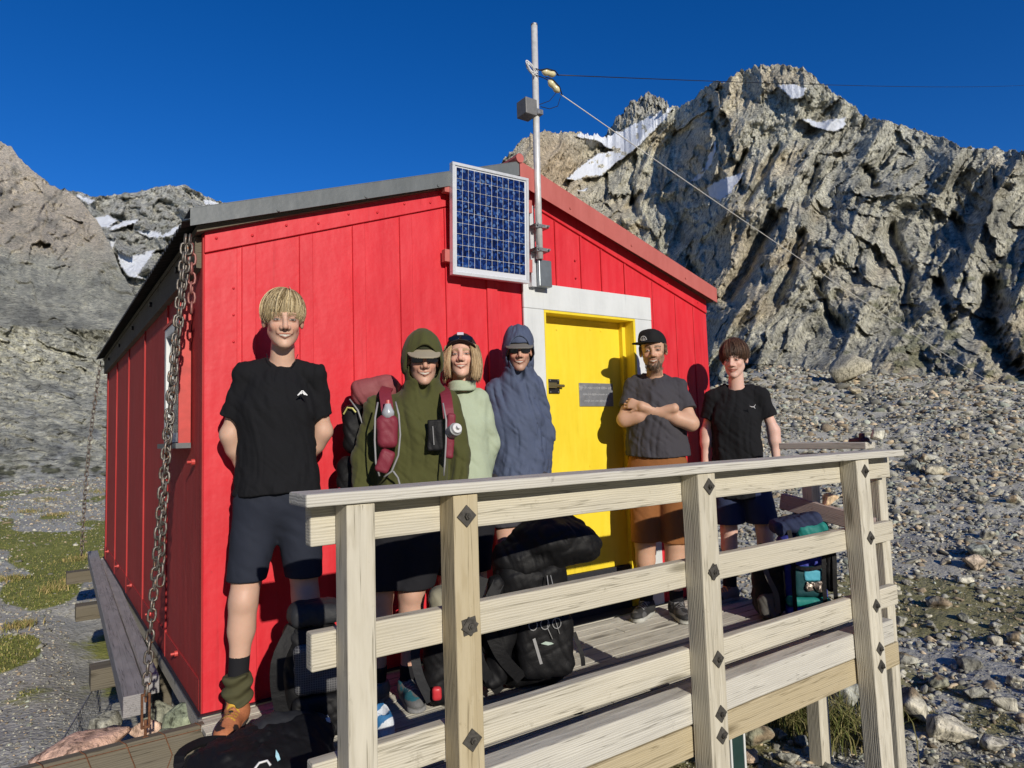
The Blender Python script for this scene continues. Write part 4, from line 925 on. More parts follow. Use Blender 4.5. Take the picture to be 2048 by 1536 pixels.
class Person:
    def __init__(s, loc, rz, label, sp):
        s.e = tag(empty('person', loc, rad(rz)), label, 'person'); s.sp = sp; s.j = sp['j']
        s.Hc = np.array(sp['head'], F32); s.hs = sp.get('hs', 1.0); s.HR = rotm(*sp.get('hrot', (0, 0, 0)))
    def hl(s, P): return ((P-s.Hc) @ s.HR)/F32(s.hs)           # to head-local
    def hw(s, p): return (np.array(p, F32)*s.hs) @ s.HR.T+s.Hc  # from head-local
    def head(s, P):
        L = s.hl(P); X = np.abs(L[:, 0]); M = np.stack([X, L[:, 1], L[:, 2]], 1); w = s.sp.get('facew', 1.0)
        M[:, 0] /= w
        d = ell(M, (0,.018,.035), (.074,.092,.083)); d = smin(d, ell(M, (0,-.020,-.032), (.059,.066,.082)), .03)
        d = smin(d, cone(M, (.043,.004,-.052), (.013,-.057,-.097), .019, .015), .025)
        d = smin(d, ell(M, (0,-.064,-.101), (.017,.018,.015)), .015)
        d = smin(d, ell(M, (.038,-.056,-.026), (.018,.018,.016)), .018)
        d = smin(d, cone(M, (.006,-.082,.023), (.040,-.068,.023), .010, .009), .012)
        d = smax(d, -ell(M, (.031,-.098,.003), (.021,.021,.013)), .010)
        d = smin(d, ell(M, (.031,-.0705,.0015), (.0130,.0115,.0110)), .003)
        d = smin(d, cone(M, (0,-.082,.012), (0,-.107,-.028), .0075, .0115), .010); d = smin(d, ell(M, (.0130,-.093,-.033), (.0095,.011,.0085)), .006)
        zc = -.056; sm = s.sp.get('smile', 1.0)
        d = smin(d, cone(M, (0,-.0860,-.0555), (.029,-.0740,-.0545+.005*sm), .0045, .003), .008)
        d = smin(d, cone(M, (0,-.0840,-.0710), (.026,-.0740,-.0620+.005*sm), .0052, .003), .008)
        
        d = smin(d, cone(M, (.026,-.074,-.045), (.014,-.083,-.030), .006, .006), .010)
        E_ = ell(M, (.0775,.014,-.004), (.0095,.019,.031), rotm(8, 0, -18)); E_ = smax(E_, -ell(M, (.087,.008,.002), (.006,.011,.018)), .006)
        d = smin(d, E_, .006)
        return d*F32(s.hs)
    def body(s, P):
        j = s.j; cx, cy = j.get('c', (0, 0)); zs = j['z']          # z: pelvis, waist, chest heights
        g = s.sp.get('girth', 1.0)
        d = ell(P, (j['pel'][0], j['pel'][1], j['pel'][2]), (.152*g,.108*g,.13))
        d = smin(d, cone(P, j['pel'], j['chest'], .104*g, .110*g, (.84, 1.25, 1)), .06)
        d = smin(d, ell(P, j['chest'], (.138*g,.096*g,.155)), .05)
        d = smin(d, cone(P, j['shL'], j['shR'], .026, .026), .04)
        nb = np.array(j['neck'], F32); ht = s.hw((0,.025,-.06))
        d = smin(d, cone(P, nb-np.array((0, 0, .04), F32), ht, .056, .048), .025)
        for sd in 'LR':
            sh, el_, wr = np.array(j['sh'+sd]), np.array(j['el'+sd]), j['wr'+sd]
            d = smin(d, cone(P, nb+np.array((0,.01,-.030), F32), sh-np.array((0,0,.012)), .028, .029), .03)
            d = smin(d, cone(P, sh, el_, .030*g, .041*g), .025)
            mid = np.array(el_)*.72+np.array(wr)*.28
            d = smin(d, cone(P, el_, wr, .039*g, .0265*g), .02); d = smin(d, cone(P, el_, tuple(mid), .036*g, .041*g), .03)
            hd = s.sp['hand'+sd]; d = eval_hand(P, hand_prims(wr, *hd), d)
            hp, kn, an = j['hip'+sd], j['kn'+sd], j['an'+sd]
            d = smin(d, cone(P, hp, kn, .092*g, .056*g), .04)
            d = smin(d, cone(P, kn, an, .052*g, .035), .03)
            k_, a_ = np.array(kn), np.array(an); cm = k_*.70+a_*.30+np.array((0,.022,0)); d = smin(d, cone(P, k_*.9+a_*.1+np.array((0,.012,0)), cm, .045*g, .054*g), .04)
            d = smin(d, ell(P, (kn[0], kn[1]-.032, kn[2]), (.036,.030,.042)), .02)
            d = smin(d, cone(P, (an[0], an[1]+.02, .06), tuple(np.array(an)*(1, 1, 0)+np.array(s.sp.get('toe'+sd, (0,-.13,0)))+np.array((0, 0, .040))), .027, .018), .02)
        return smin(d, s.head(P), .012)
    def skin_col(s, V):
        sk = np.array(s.sp['skin']); c = np.tile(sk, (len(V), 1)).astype(float)
        L = s.hl(V.astype(F32)); w = s.sp.get('facew', 1.0); x = L[:, 0]/w; ax = np.abs(x); y, z = L[:, 1], L[:, 2]
        hd = np.abs(z) < .16
        fr_ = (y < -.035) & hd
        def mixm(m, col, a):
            m = np.clip(m*a, 0, 1)[:, None]; c[:] = c*(1-m)+np.array(col)*m
        mixm(fr_*np.exp(-((ax-.040)/.018)**2-((z+.030)/.020)**2), (sk[0]*1.02, sk[1]*.68, sk[2]*.60), .45)
        mixm(fr_*np.exp(-(x/.014)**2-((z+.032)/.012)**2), (sk[0]*1.0, sk[1]*.66, sk[2]*.58), .4)
        st = s.sp.get('beard', 0)
        if st:
            m = hd*(y < .03)*sstep(-.032, -.046, z+.35*np.clip(ax-.038, 0, .05)*-1)*(1-np.exp(-(x/.020)**2-((z+.088)/.008)**2)*.2)
            side = hd*sstep(.046, .054, ax)*sstep(.0, -.02, z)*(y < .0)*(y > -.06)
            nn_ = .75+.5*vnoise3(x*400, y*400, z*400, 3); mixm(np.clip(m+side*.8, 0, 1)*nn_, s.sp['beardcol'], st)
        sm = s.sp.get('smile', 1.0); zm = -.0640+10*sm*x*x*.8
        lipm = fr_*(np.abs(z-zm) < .0100*(1-(ax/.032)**2)+.0005)*(ax < .031); mixm(lipm, (sk[0]*.72, sk[1]*.42, sk[2]*.40), .85)
        if s.sp.get('teeth', True):
            th = fr_*(np.abs(z-zm-.0005) < .0040*(1-(ax/.0270)**2))*(ax < .0250); mixm(th, (.60,.55,.47), 1)
            ed = fr_*(np.abs(z-zm+.0050) < .0012)*(ax < .021); mixm(ed, (.10,.03,.03), .6)
        cn = fr_*(np.abs(z-zm) < .0020)*(ax > .023)*(ax < .034); mixm(cn, (.10,.03,.03), .85); mixm(fr_*np.exp(-((ax-.034-.1*(z+.05))/.0035)**2)*(z < -.036)*(z > -.064), (sk[0]*.6, sk[1]*.42, sk[2]*.38), .55)
        if not s.sp.get('teeth', True): mixm(fr_*(np.abs(z-zm) < .0014)*(ax < .026), (.12,.04,.035), .9)
        zb = .0245-9*(ax-.030)**2
        mixm(fr_*(np.abs(z-zb) < .0052*(1-.4*((ax-.03)/.018)))*(ax > .011)*(ax < .051), s.sp['brow'], .95)
        ez = .0010; sq = s.sp.get('squint', .0030)+.0014
        mixm(fr_*(np.abs(z-ez) < (sq+.006))*(np.abs(ax-.031) < .018), (sk[0]*.55, sk[1]*.40, sk[2]*.36), .6)  # shade of lid and socket painted into the skin around the eyes
        mixm(fr_*(np.abs(z-ez) < (sq+.0012)*(1-((ax-.031)/.017)**2))*(np.abs(ax-.031) < .0165), (.035,.025,.02), .95)
        mixm(fr_*(np.abs(z-ez) < sq*.55)*((np.abs(ax-.0225) < .004) | (np.abs(ax-.0395) < .004)), (.5,.46,.42), .8)
        mixm(fr_*(np.abs(ax-.0068) < .0034)*(np.abs(z+.0405) < .0028)*(y < -.085), (.10,.03,.025), .9)
        mixm(hd*(ax > .074)*(y > -.01), (sk[0]*1.0, sk[1]*.72, sk[2]*.65), .4)
        hc = s.sp.get('scalp')
        if hc is not None: mixm(hd*(ell(L/np.array((w,1,1),F32), (0,.03,.045), (.080,.100,.085)) < .0)*(z > .045+.35*np.clip(-y, 0, 1)*0)*(y > -.078), hc, 1)
        return c
    def build_body(s):
        H = float(s.Hc[2])+.14*s.hs; j = s.j
        xs = [j[k][0] for k in j if isinstance(j[k], tuple) and len(j[k]) == 3]; ys = [j[k][1] for k in j if isinstance(j[k], tuple) and len(j[k]) == 3]
        lo = (min(xs)-.14, min(min(ys)-.16, -.26), .01); hi = (max(xs)+.14, max(ys)+.16, H)
        zh = float(s.Hc[2])-.15
        return sdf_obj('body', s.body, lo, hi, SKIN, s.e, .0042, [(zh, 9, .0032), (0, .55, .009)], s.skin_col)
    # clothes --------------------------------------------------------
    def torso_cloth(s, P, hem, slack=.014, hemw=(.185, .125), hemc=None):
        j = s.j; g = s.sp.get('girth', 1.0); hc = hemc or (j['pel'][0], j['pel'][1])
        d = ell(P, j['chest'], (.156*g+slack,.118*g+slack,.185)); d = smin(d, cone(P, j['shL'], j['shR'], .040+slack*.4, .040+slack*.4), .05)
        cz = j['chest'][2]; t = np.clip((cz-P[:, 2])/(cz-hem), 0, 1.1); a = (.150*g+slack)*(1-t)+hemw[0]*t; b = (.112*g+slack)*(1-t)+hemw[1]*t
        qx = P[:, 0]-(j['chest'][0]*(1-t)+hc[0]*t); qy = P[:, 1]-(j['chest'][1]*(1-t)+hc[1]*t)
        k0 = np.sqrt((qx/a)**2+(qy/b)**2)+1e-6; k1 = np.sqrt((qx/a**2)**2+(qy/b**2)**2)+1e-6
        tube = smax(k0*(k0-1)/k1, P[:, 2]-cz, .03); d = smin(d, tube.astype(F32), .05)
        nb = np.array(j['neck'], F32)
        for sd in 'LR': d = smin(d, cone(P, nb+np.array((0,.014,-.004), F32), j['sh'+sd], .042+slack*.2, .038+slack*.5), .035)
        return d
    def shirt(s, mat, hem=1.0, sleeve=.55, slack=.014, hemw=(.185,.125), collar=.075, long=False, hood=False, fold=.006, slr=.070, name='t_shirt', seed=1, hemtilt=0.0, fmat=None, cdrop=0.0):
        j = s.j; nb = np.array(j['neck'], F32)
        def fn(P):
            d = s.torso_cloth(P, hem, slack, hemw)
            Q = P+np.outer(P[:, 0], np.array((0, 0, .9), F32)); Q[:, 0] += .03*np.sin(P[:, 2]*9+seed)
            f = folds(P, (7, 7, 3), fold*.9, seed, 1)+folds(Q, (22, 12, 3.4), fold*.9, seed+5, 2, True)+folds(Q*np.array((1,1,-1),F32), (9, 7, 17), fold*.65, seed+9, 2, True)
            d = d+f
            for sd in 'LR':
                sh, el_, wr = (np.array(j[k+sd]) for k in ('sh', 'el', 'wr'))
                if long:
                    q = cone(P, sh, el_, .056+slack*.5, .056+slack*.3)+f; q = smin(q, smax(cone(P, el_, wr, .056+slack*.3, .046)+f, halfsp(P, wr, wr-el_), .006), .02)
                else:
                    en = sh+(el_-sh)*sleeve; q = smax(cone(P, sh+(el_-sh)*.05, en+(el_-sh)*.1, .043+slack*.4, slr)+f*.7, halfsp(P, en, el_-sh), .005)
                d = smin(d, q, .035)
            d = smax(d, hem+hemtilt*(P[:, 0]-j['pel'][0])+.008*np.sin(P[:, 0]*11+seed)-P[:, 2], .006)
            if hood:
                L = s.hl(P); h_ = F32(s.hs); nt = s.hw((0,.022,-.10)); d = smin(d, smax(cone(P, nt, nb-np.array((0,-.01,.07), F32), .084, .105)+f*.6, (L[:, 2]+.085)*h_, .01), .055)
                d = smax(d, -ell(L, (0,-.100,-.125), (.036,.080,.058), rotm(-12,0,0))*h_, .012)
            if not hood:
                d = smax(d, -ell(P, nb+np.array((0,-.026,.040+cdrop), F32), (collar*1.06,collar*1.28,.078)), .005)
                d = smax(d, P[:, 2]-nb[2]-.045, .01)
            return d.astype(F32)
        xs = [j[k][0] for k in ('shL','shR','elL','elR','wrL','wrR')]; ys = [j[k][1] for k in ('elL','elR','wrL','wrR','chest')]
        return sdf_obj(name, fn, (min(xs)-.12, min(ys+[0])-.2, hem-.03), (max(xs)+.12, max(ys+[0])+.2, nb[2]+.12), mat, s.e, .0062)
    def shorts(s, mat, hem, flare=.098, name='shorts', seed=2, waist=None, fold=.005):
        j = s.j; W = waist or j['pel'][2]+.09
        def fn(P):
            g = s.sp.get('girth', 1.0); d = ell(P, j['pel'], (.172*g,.128*g,.16)); d = smin(d, cone(P, j['pel'], (j['pel'][0], j['pel'][1], W), .125*g, .125*g, (.84,1.2,1)), .05)
            for sd in 'LR':
                hp, kn = np.array(j['hip'+sd]), np.array(j['kn'+sd]); t = (hp[2]-hem)/(hp[2]-kn[2]); en = hp+(kn-hp)*t
                if t > 1.02: en = kn+(np.array(j['an'+sd])-kn)*((kn[2]-hem)/(kn[2]-.09)); q = smin(cone(P, hp, kn, .105, flare), cone(P, kn, en+(0,0,-.05), flare, flare*.85), .03)
                else: q = cone(P, hp, en+(kn-hp)*.1, .105, flare)
                d = smin(d, q, .03)
            Q = P+np.outer(P[:, 0], np.array((0, 0, .6), F32)); d = d+folds(P, (9, 9, 5), fold, seed, 2)+folds(Q, (14, 10, 16), fold*.6, seed+3, 2, True)
            d = smax(d, hem+.006*np.sin(P[:, 0]*9+seed)-P[:, 2], .006); return smax(d, P[:, 2]-W, .01).astype(F32)
        xs = [j[k][0] for k in ('knL','knR','hipL','hipR')]; ys = [j[k][1] for k in ('knL','knR','hipL','hipR')]
        return sdf_obj(name, fn, (min(xs)-.16, min(ys)-.17, hem-.03), (max(xs)+.16, max(ys)+.17, W+.03), mat, s.e, .0065)
    def sock(s, sd, top, mat, r=.046, name='sock', lump=0, bottom=.09):
        j = s.j; kn, an = np.array(j['kn'+sd]), np.array(j['an'+sd]); 
        def at_(z): t = (kn[2]-z)/(kn[2]-an[2]); return kn+(an-kn)*t
        a, b = at_(top), at_(bottom)
        def fn(P):
            d = cone(P, a, b, r, r*.93); d = smax(d, P[:, 2]-top, .006); d = smax(d, bottom-P[:, 2], .006)
            if lump: d = d+.008*np.sin(P[:, 2]*105+2.5*np.sin(P[:, 0]*25)).astype(F32)+folds(P, (14, 14, 22), lump, 4)
            return d.astype(F32)
        return sdf_obj(name, fn, (min(a[0], b[0])-.1, min(a[1], b[1])-.1, bottom-.02), (max(a[0], b[0])+.1, max(a[1], b[1])+.1, top+.03), mat, s.e, .005)
    def shoe(s, sd, main, sole, accent, dirv=None, hi_=.10, size=1.0, name='shoe', lace=None):
        an = np.array(s.j['an'+sd]); t = Vector(dirv or s.sp.get('toe'+sd, (0,-.13,0))); t.z = 0; t.normalize(); sdv = Vector((t.y, -t.x, 0))
        A = Vector((an[0], an[1], 0)); tv = np.array(t, F32); sv = np.array(sdv, F32)
        def loc(P): q = P-np.array(A, F32); return np.stack([q @ sv, q @ tv, q[:, 2]], 1)/size
        def fn(P):
            L = loc(P); d = smin(ell(L, (0,-.02,.045), (.040,.055,.045)), ell(L, (.004,.13,.035), (.044,.075,.034)), .05)
            d = smin(d, cone(L, (0,-.01,.05), (0,.10,.045), .040, .034), .03); d = smin(d, cone(L, (0,-.005,.06), (0,0,hi_), .042, .044), .03)
            d = smax(d, L[:, 2]-hi_, .006); d = smax(d, -ell(L, (0,0,hi_+.005), (.036,.036,.03)), .006)
            so = smax(smin(cone(L, (0,-.035,.015), (.002,.15,.015), .039, .044), 1+L[:, 0]*0, .01), np.abs(L[:, 2]-.013)-.013, .005); d = smin(d, so, .004)
            la = cone(L, (0,.03,.088), (0,.11,.072), .012, .011); d = smin(d, la+.003*np.sin(L[:, 1]*300), .006)
            return (d*size).astype(F32)
        def col(V):
            L = loc(V.astype(F32)); c = np.tile(np.array(main, float), (len(V), 1)); c[L[:, 2] < .026] = sole
            n = vnoise3(L[:, 0]*30, L[:, 1]*22, L[:, 2]*30, 8); c[(n > .28) & (L[:, 2] >= .03)] = accent
            if lace is not None:
                m = (np.abs(L[:, 0]) < .028) & (L[:, 1] > .02) & (L[:, 1] < .125) & (L[:, 2] > .06) & (np.sin(L[:, 1]*290+L[:, 0]*70) > .35); c[m] = lace
            return c
        r = .25*size
        return sdf_obj(name, fn, (A.x-r, A.y-r, -.002), (A.x+r, A.y+r, hi_*size+.03), SHOEM, s.e, .0045, None, col)
    def strands(s, n, path, col0, col1, rad_=.0016, seed=1, name='hair', segs=9, base=None, extra=0):
        """hair: many thin tapered locks; path(rng)-> (segs,3) points in head-local space"""
        rng = np.random.default_rng(seed); V = []; F = []; C = []; b = 0; K = 3
        for i in range(n):
            pts = path(rng)
            if pts is None: continue
            pts = np.asarray(pts); m = len(pts); t = np.gradient(pts, axis=0); t /= np.linalg.norm(t, axis=1)[:, None]+1e-9
            up = pts-np.array((0,.02,.02)); nx = np.cross(t, up); nx /= np.linalg.norm(nx, axis=1)[:, None]+1e-9; ny = np.cross(t, nx)
            w = rad_*rng.uniform(.7, 1.5)*np.sin(np.clip(np.linspace(.25, 1, m), 0, 1)*math.pi*.97)**.5
            ring = np.stack([pts+nx*(w*math.cos(a)*1.6)[:, None]+ny*(w*math.sin(a)*.8)[:, None] for a in (0, 2.09, 4.19)], 1)
            V.append(ring.reshape(-1, 3)); u = rng.uniform(0, 1)**1.1; cc = np.array(col0)*(1-u)+np.array(col1)*u; C.append(np.tile(cc, (m*K, 1)))
            for q in range(m-1):
                for k in range(K): F.append((b+q*K+k, b+q*K+(k+1) % K, b+(q+1)*K+(k+1) % K, b+(q+1)*K+k))
            b += m*K
        V = np.concatenate(V); V = (V*s.hs) @ s.HR.T+s.Hc
        if base is not None:
            Vb, Fb, Cb = base; F = np.concatenate([np.array(F), Fb+len(V)]); V = np.concatenate([V, Vb]); C.append(Cb)
        return link(name, np_mesh(name, V, F, {'Col': np.concatenate(C)}), HAIRM, s.e, True)
    def hair_base(s, fnL, colr, lo=(-.11,-.13,-.14), hi=(.11,.15,.15)):
        def fn(P): return fnL(s.hl(P))*F32(s.hs)
        c = s.Hc; R_ = .17*s.hs
        V, F = nets(fn, c-R_, c+R_, .0042); return V, F, np.tile(np.array(colr, float), (len(V), 1))
    def bowl(s, front=.028, side=-.01, back=-.07, thick=.012, mess=.004, crown=(0,.045,.118), part=0.0):
        C0 = np.array((0,.020,.036)); Rr = np.array((.077,.094,.086))
        cr = np.array(crown)-C0; cr = cr/Rr; cr /= np.linalg.norm(cr)
        def zend(v):   # hair ends at this height given the direction on the head
            f = -v[1]; return front if f > .5 else None
        def path(rng):
            th = rng.uniform(0, 2*math.pi); a = np.array((math.cos(th), math.sin(th), 0)); a = a-cr*a.dot(cr); a /= np.linalg.norm(a)
            fr_ = max(0, -a[1]); bk = max(0, a[1]); sd = 1-fr_**1.5-bk**1.5 if True else 0
            ze = (front*fr_**1.2+side*(1-fr_**1.2) if a[1] < 0 else side+(back-side)*bk)+rng.normal(0, .007)
            st_ = rng.uniform(0, .9)*.55; ph = st_; pts = []; off = thick*rng.uniform(.45, 1.15)+abs(rng.normal(0, mess*.6)); cl_ = math.sin(th*9+1.3)*.22+math.sin(th*17)*.15; ze += .008*math.sin(th*13+2)+.006*math.sin(th*29); sw = rng.normal(0, .16)+part+cl_; off += .004*math.sin(th*11)
            for k in range(14):
                v = cr*math.cos(ph)+a*math.sin(ph); b2 = np.cross(cr, a); v = v+b2*sw*math.sin(min(ph, 1.6))*.5; v /= np.linalg.norm(v)
                p = C0+v*(Rr+off); pts.append(p)
                if p[2] < ze and ph > .6: break
                ph += .15; sw += rng.normal(0, .05)
            if len(pts) < 3: return None
            pts = np.array(pts); pts[-1, 1] -= 0
            return pts
        return path, C0, Rr

def J(c, shL, shR, elL, elR, wrL, wrR, hipz, kn, an, neck, chestz, hipw=.085, pel=None, y=0.0):
    k_ = .016; shL = (shL[0]+.022, shL[1], shL[2]-k_); shR = (shR[0]-.022, shR[1], shR[2]-k_)
    return dict(z=0, pel=pel or (c, y, hipz+.03), chest=(c+0.0, y, chestz), shL=shL, shR=shR, elL=elL, elR=elR, wrL=wrL, wrR=wrR, neck=neck,
                hipL=(c-hipw, y, hipz), hipR=(c+hipw, y, hipz), knL=kn[0], knR=kn[1], anL=an[0], anR=an[1])
C_BLACK = cloth('black_shirt_cloth', (.0085,.0088,.0105), .92, bump=.5); C_NAVY = cloth('slate_navy_cloth', (.020,.024,.037), .85)
C_OLIVE = cloth('olive_cloth', (.070,.072,.022), .9, sheen=.1); C_SAGE = cloth('pale_sage_cloth', (.40,.46,.33), .85); C_BLUE = cloth('blue_grey_cloth', (.075,.095,.155), .75)
C_CHAR = cloth('charcoal_cloth', (.055,.052,.060), .9); C_RUSTB = cloth('rust_brown_cloth', (.25,.10,.033), .9); C_DNAVY = cloth('dark_blue_cloth', (.028,.038,.085), .85)
C_GAITER = cloth('olive_gaiter_cloth', (.075,.072,.035), .9); C_DARK = cloth('dark_cloth', (.014,.014,.017), .9); C_TAN = cloth('khaki_cloth', (.26,.24,.17), .85)
LENS = NT('dark_lens'); LENS.fin((.008,.008,.010), .06, 0, None, .8); LENS = LENS.m
WHITE_INK = simple('white_print', (.75,.76,.76), .6, bump=0)

def cap_parts(p, colm, brimm, off=.006, brim_w=.072, brim_l=.062, tilt=-8, yaw=0, flat=False, zc=.040, tall=0.0, low=.034, droop=0.0, thick=.0026):
    R = rotm(tilt, 0, yaw)
    def T(P): return (p.hl(P)-np.array((0,.018,zc), F32)) @ R
    def crown(P):
        q = T(P); d = ell(q, (0,0,0), (.0765+off,.096+off,.080+off+tall)); 
        if flat: d = smin(d, rbox(q, (0,-.045,.040), (.058,.036,.038+tall*.6), .03), .03)
        d = smax(d, -(q[:, 2]+(zc-low)), .003)
        return (d+.0012*np.sin(np.arctan2(q[:, 0], q[:, 1])*6)**8).astype(F32)*F32(p.hs)
    c = p.Hc; r = .16
    o = sdf_obj('cap', crown, c-r, c+r, colm, p.e, .004)
    def brim(P):
        q = T(P); x = q[:, 0]; yy = q[:, 1]+.070; zz = q[:, 2]+(zc-low)-.006-droop*np.minimum(yy, 0)
        curve = (0 if flat else 3.4)*x*x
        e = np.sqrt((x/brim_w)**2+(yy/(brim_l+.030))**2)-1
        d = np.maximum(e*.06, np.abs(zz+curve)-thick); d = np.maximum(d, yy-.035)
        return d.astype(F32)*F32(p.hs)
    b = sdf_obj('cap_brim', brim, c-np.array((.14,.22,.1)), c+np.array((.14,.1,.13)), brimm, p.e, .0032)
    return T, R
def to_world_cap(p, R, q, zc=.040): return p.hw((np.array(q, F32) @ R.T)+np.array((0,.018,zc), F32))
def mesh_headlocal(p, mb, name, mat, smooth=False):
    mb.v = [tuple(p.hw(v)) for v in mb.v]; return mb.build(name, mat, p.e, smooth)
def sunglasses(p, z=.004, y=-.088, tilt=0, name='sunglasses', w=1.0):
    def fn(P):
        L = p.hl(P); a = np.abs(L[:, 0]); yy = L[:, 1]-y-3.0*L[:, 0]**2
        e = np.sqrt(((a-.034)/(.030))**2+((L[:, 2]-z)/(.0195))**4)-1
        d = np.maximum(e*.018, np.abs(yy)-.0028); br_ = np.maximum(np.abs(L[:, 2]-z-.012)-.003, np.maximum(a-.012, np.abs(yy)-.003)); d = np.minimum(d, br_)
        arm = np.maximum(np.maximum(np.abs(L[:, 2]-z-.010)-.004, np.abs(a-.070-.03*(L[:, 1]-y)*.5)-.0025), np.maximum(-(L[:, 1]-y-.006), L[:, 1]-.02)); d = np.minimum(d, arm)
        return d.astype(F32)
    c = p.Hc; return sdf_obj(name, fn, c-.14, c+.14, LENS, p.e, .003)

# ================================================================== 1. blond boy in black shirt
sk1 = (.64,.40,.29)
p1 = Person((.25,-.27,0), -15.7, 'tall blond boy in a black t-shirt standing at the left corner of the hut', dict(
    head=(.037,-.064,1.750), hs=1.07, hrot=(8,0,4), facew=.98, skin=sk1, brow=(.30,.20,.11), smile=.8, squint=.0026, girth=1.0, toeL=(-.035,-.15,0), toeR=(.06,-.13,0), scalp=(.22,.15,.07),
    handL=((.55,.75,-.5), (0,1,0), 1, .3), handR=((-.55,.75,-.5), (0,1,0), -1, .3),
    j=J(.012, (-.145,.0,1.535), (.202,.0,1.535), (-.190,.06,1.245), (.212,.07,1.25), (-.125,.16,1.03), (.10,.19,1.04), .93, ((-.132,-.03,.53),(.125,.0,.52)), ((-.160,-.01,.11),(.165,.02,.10)), (.032,.012,1.585), 1.37)))
p1.build_body()
p1.shirt(C_BLACK, hem=.975, sleeve=.72, slack=.012, hemw=(.190,.152), collar=.073, slr=.064, seed=1, cdrop=.0, fold=.0095)
p1.shorts(C_NAVY, .605, flare=.082, seed=3)
for sd in 'LR':
    p1.sock(sd, .30, C_DARK, .043); p1.sock(sd, .215, C_GAITER, .060, 'gaiter', lump=.012, bottom=.105)
    p1.shoe(sd, (.55,.20,.09), (.10,.09,.08), (.03,.02,.02), hi_=.115, size=1.02, name='boot', lace=(.75,.45,.06))
path, C0, Rr = p1.bowl(front=.030, side=.004, back=-.05, thick=.005, mess=.007, crown=(.015,.030,.118), part=.35)
hb = p1.hair_base(lambda L: smax(ell(L, C0, Rr+.001), -(L[:, 2]-(.030+.35*np.clip(-L[:, 1]-.02, 0, .1)-.35*np.clip(L[:, 1]+.02, 0, .2))), .01)+.0025*np.sin(L[:, 0]*260).astype(F32), (.22,.15,.06))
p1.strands(5200, path, (.20,.13,.05), (.90,.74,.44), .0011, 11, 'hair', base=hb)
m = MB(); P = lambda x, z, y=-.160: (x, y, z)
lg = MB()
for (a, b) in (((-.019,0),(0,.022)), ((0,.022),(.019,0)), ((-.008,.006),(.0,.014)), ((.0,.014),(.011,.002))):
    lg.prism([(a[0]-.003,0,a[1]), (a[0]+.004,0,a[1]), (b[0]+.004,0,b[1]), (b[0]-.003,0,b[1])], (0,-.002,0))
lg.v = [(x+.113, y-.155, z+1.405) for x, y, z in lg.v]; LG1 = lg.build('chest_logo', WHITE_INK, p1.e)
nc = MB(); nc.tube([(-.035,-.052,1.60), (-.028,-.075,1.572), (-.012,-.083,1.55)], .0016, 5); nc.tube([(.10,-.048,1.60), (.085,-.075,1.565), (.072,-.082,1.548)], .0016, 5); nc.build('necklace', M_BLACK, p1.e)

# ================================================================== 2. man in olive hoodie
sk2 = (.60,.36,.26)
def hood(p, mat, name, open_=(.066,.10,.098), oc=(0,-.105,-.012), out=(.098,.118,.130), seed=3, neckr=.125, tallz=.026, vee=.13):
    def fn(P):
        L = p.hl(P); h = F32(p.hs); d = ell(L, (0,.012,tallz), out)
        d = smin(d, cone(L, (0,.024,-.05), (0,.026,-.14), .084, .082), .05)
        Q = L.copy(); Q[:, 0] = np.abs(Q[:, 0])+.25*Q[:, 2]
        d = d+folds(Q, (34, 10, 5), .008, seed, 2, True)+folds(L, (10, 8, 9), .005, seed+2, 1)
        d = smax(d, -ell(L, oc, open_), .010)
        d = smax(d, -ell(L, (0,-.100,-.125), (.036,.080,.058), rotm(-12,0,0)), .012)
        d = smax(d, -ell(L, (0,.004,.0), (.086,.104,.125)), .006)
        return (smax(d, (L[:, 2]*-1)-.125, .01)*h).astype(F32)
    c = p.Hc
    return sdf_obj(name, fn, c-np.array((.19,.20,.25))*p.hs, c+np.array((.19,.20,.18))*p.hs, mat, p.e, .0042)
p2 = Person((.88,-.48,0), -27.4, 'person in an olive hooded top and cap with a red backpack on, second from left', dict(
    head=(.012,-.05,1.572), hs=1.0, hrot=(5,0,6), facew=.94, skin=sk2, brow=(.10,.07,.05), smile=.8, squint=.003, girth=.98, toeL=(-.05,-.13,0), toeR=(.035,-.13,0),
    handL=((0,-.2,-1), (.3,.5,0), -1, .5), handR=((0,-.2,-1), (-.3,.5,0), 1, .5),
    j=J(-.045, (-.225,.01,1.365), (.135,.01,1.375), (-.275,.02,1.12), (.180,.02,1.12), (-.275,-.03,.90), (.175,-.03,.90), .87, ((-.205,-.02,.49),(-.060,-.02,.49)), ((-.225,.0,.10),(-.085,-.0,.10)), (.0,.01,1.43), 1.24, pel=(-.055,0,.90))))
p2.build_body()
p2.shirt(C_OLIVE, hem=.80, slack=.026, hemw=(.185,.145), long=True, hood=True, seed=7, name='hooded_top', fold=.010)
hood(p2, C_OLIVE, 'hood', out=(.099,.119,.124), open_=(.068,.10,.100), oc=(0,-.110,-.030), vee=.15, neckr=.135)
C_CREAM = cloth('tan_brim_cloth', (.33,.285,.205), .8); C_DKOL = cloth('dark_olive_cap', (.035,.038,.02), .9)
cap_parts(p2, C_DKOL, C_CREAM, off=.004, brim_l=.062, brim_w=.078, tilt=2, zc=.046, low=.052, droop=.50, thick=.004)
sunglasses(p2)
p2.shorts(C_DARK, .515, flare=.098, seed=5)
for sd in 'LR': p2.sock(sd, .16, C_DARK, .042); p2.shoe(sd, (.16,.16,.16), (.30,.30,.30), (.03,.16,.20), hi_=.09, name='shoe', lace=(.35,.35,.35))

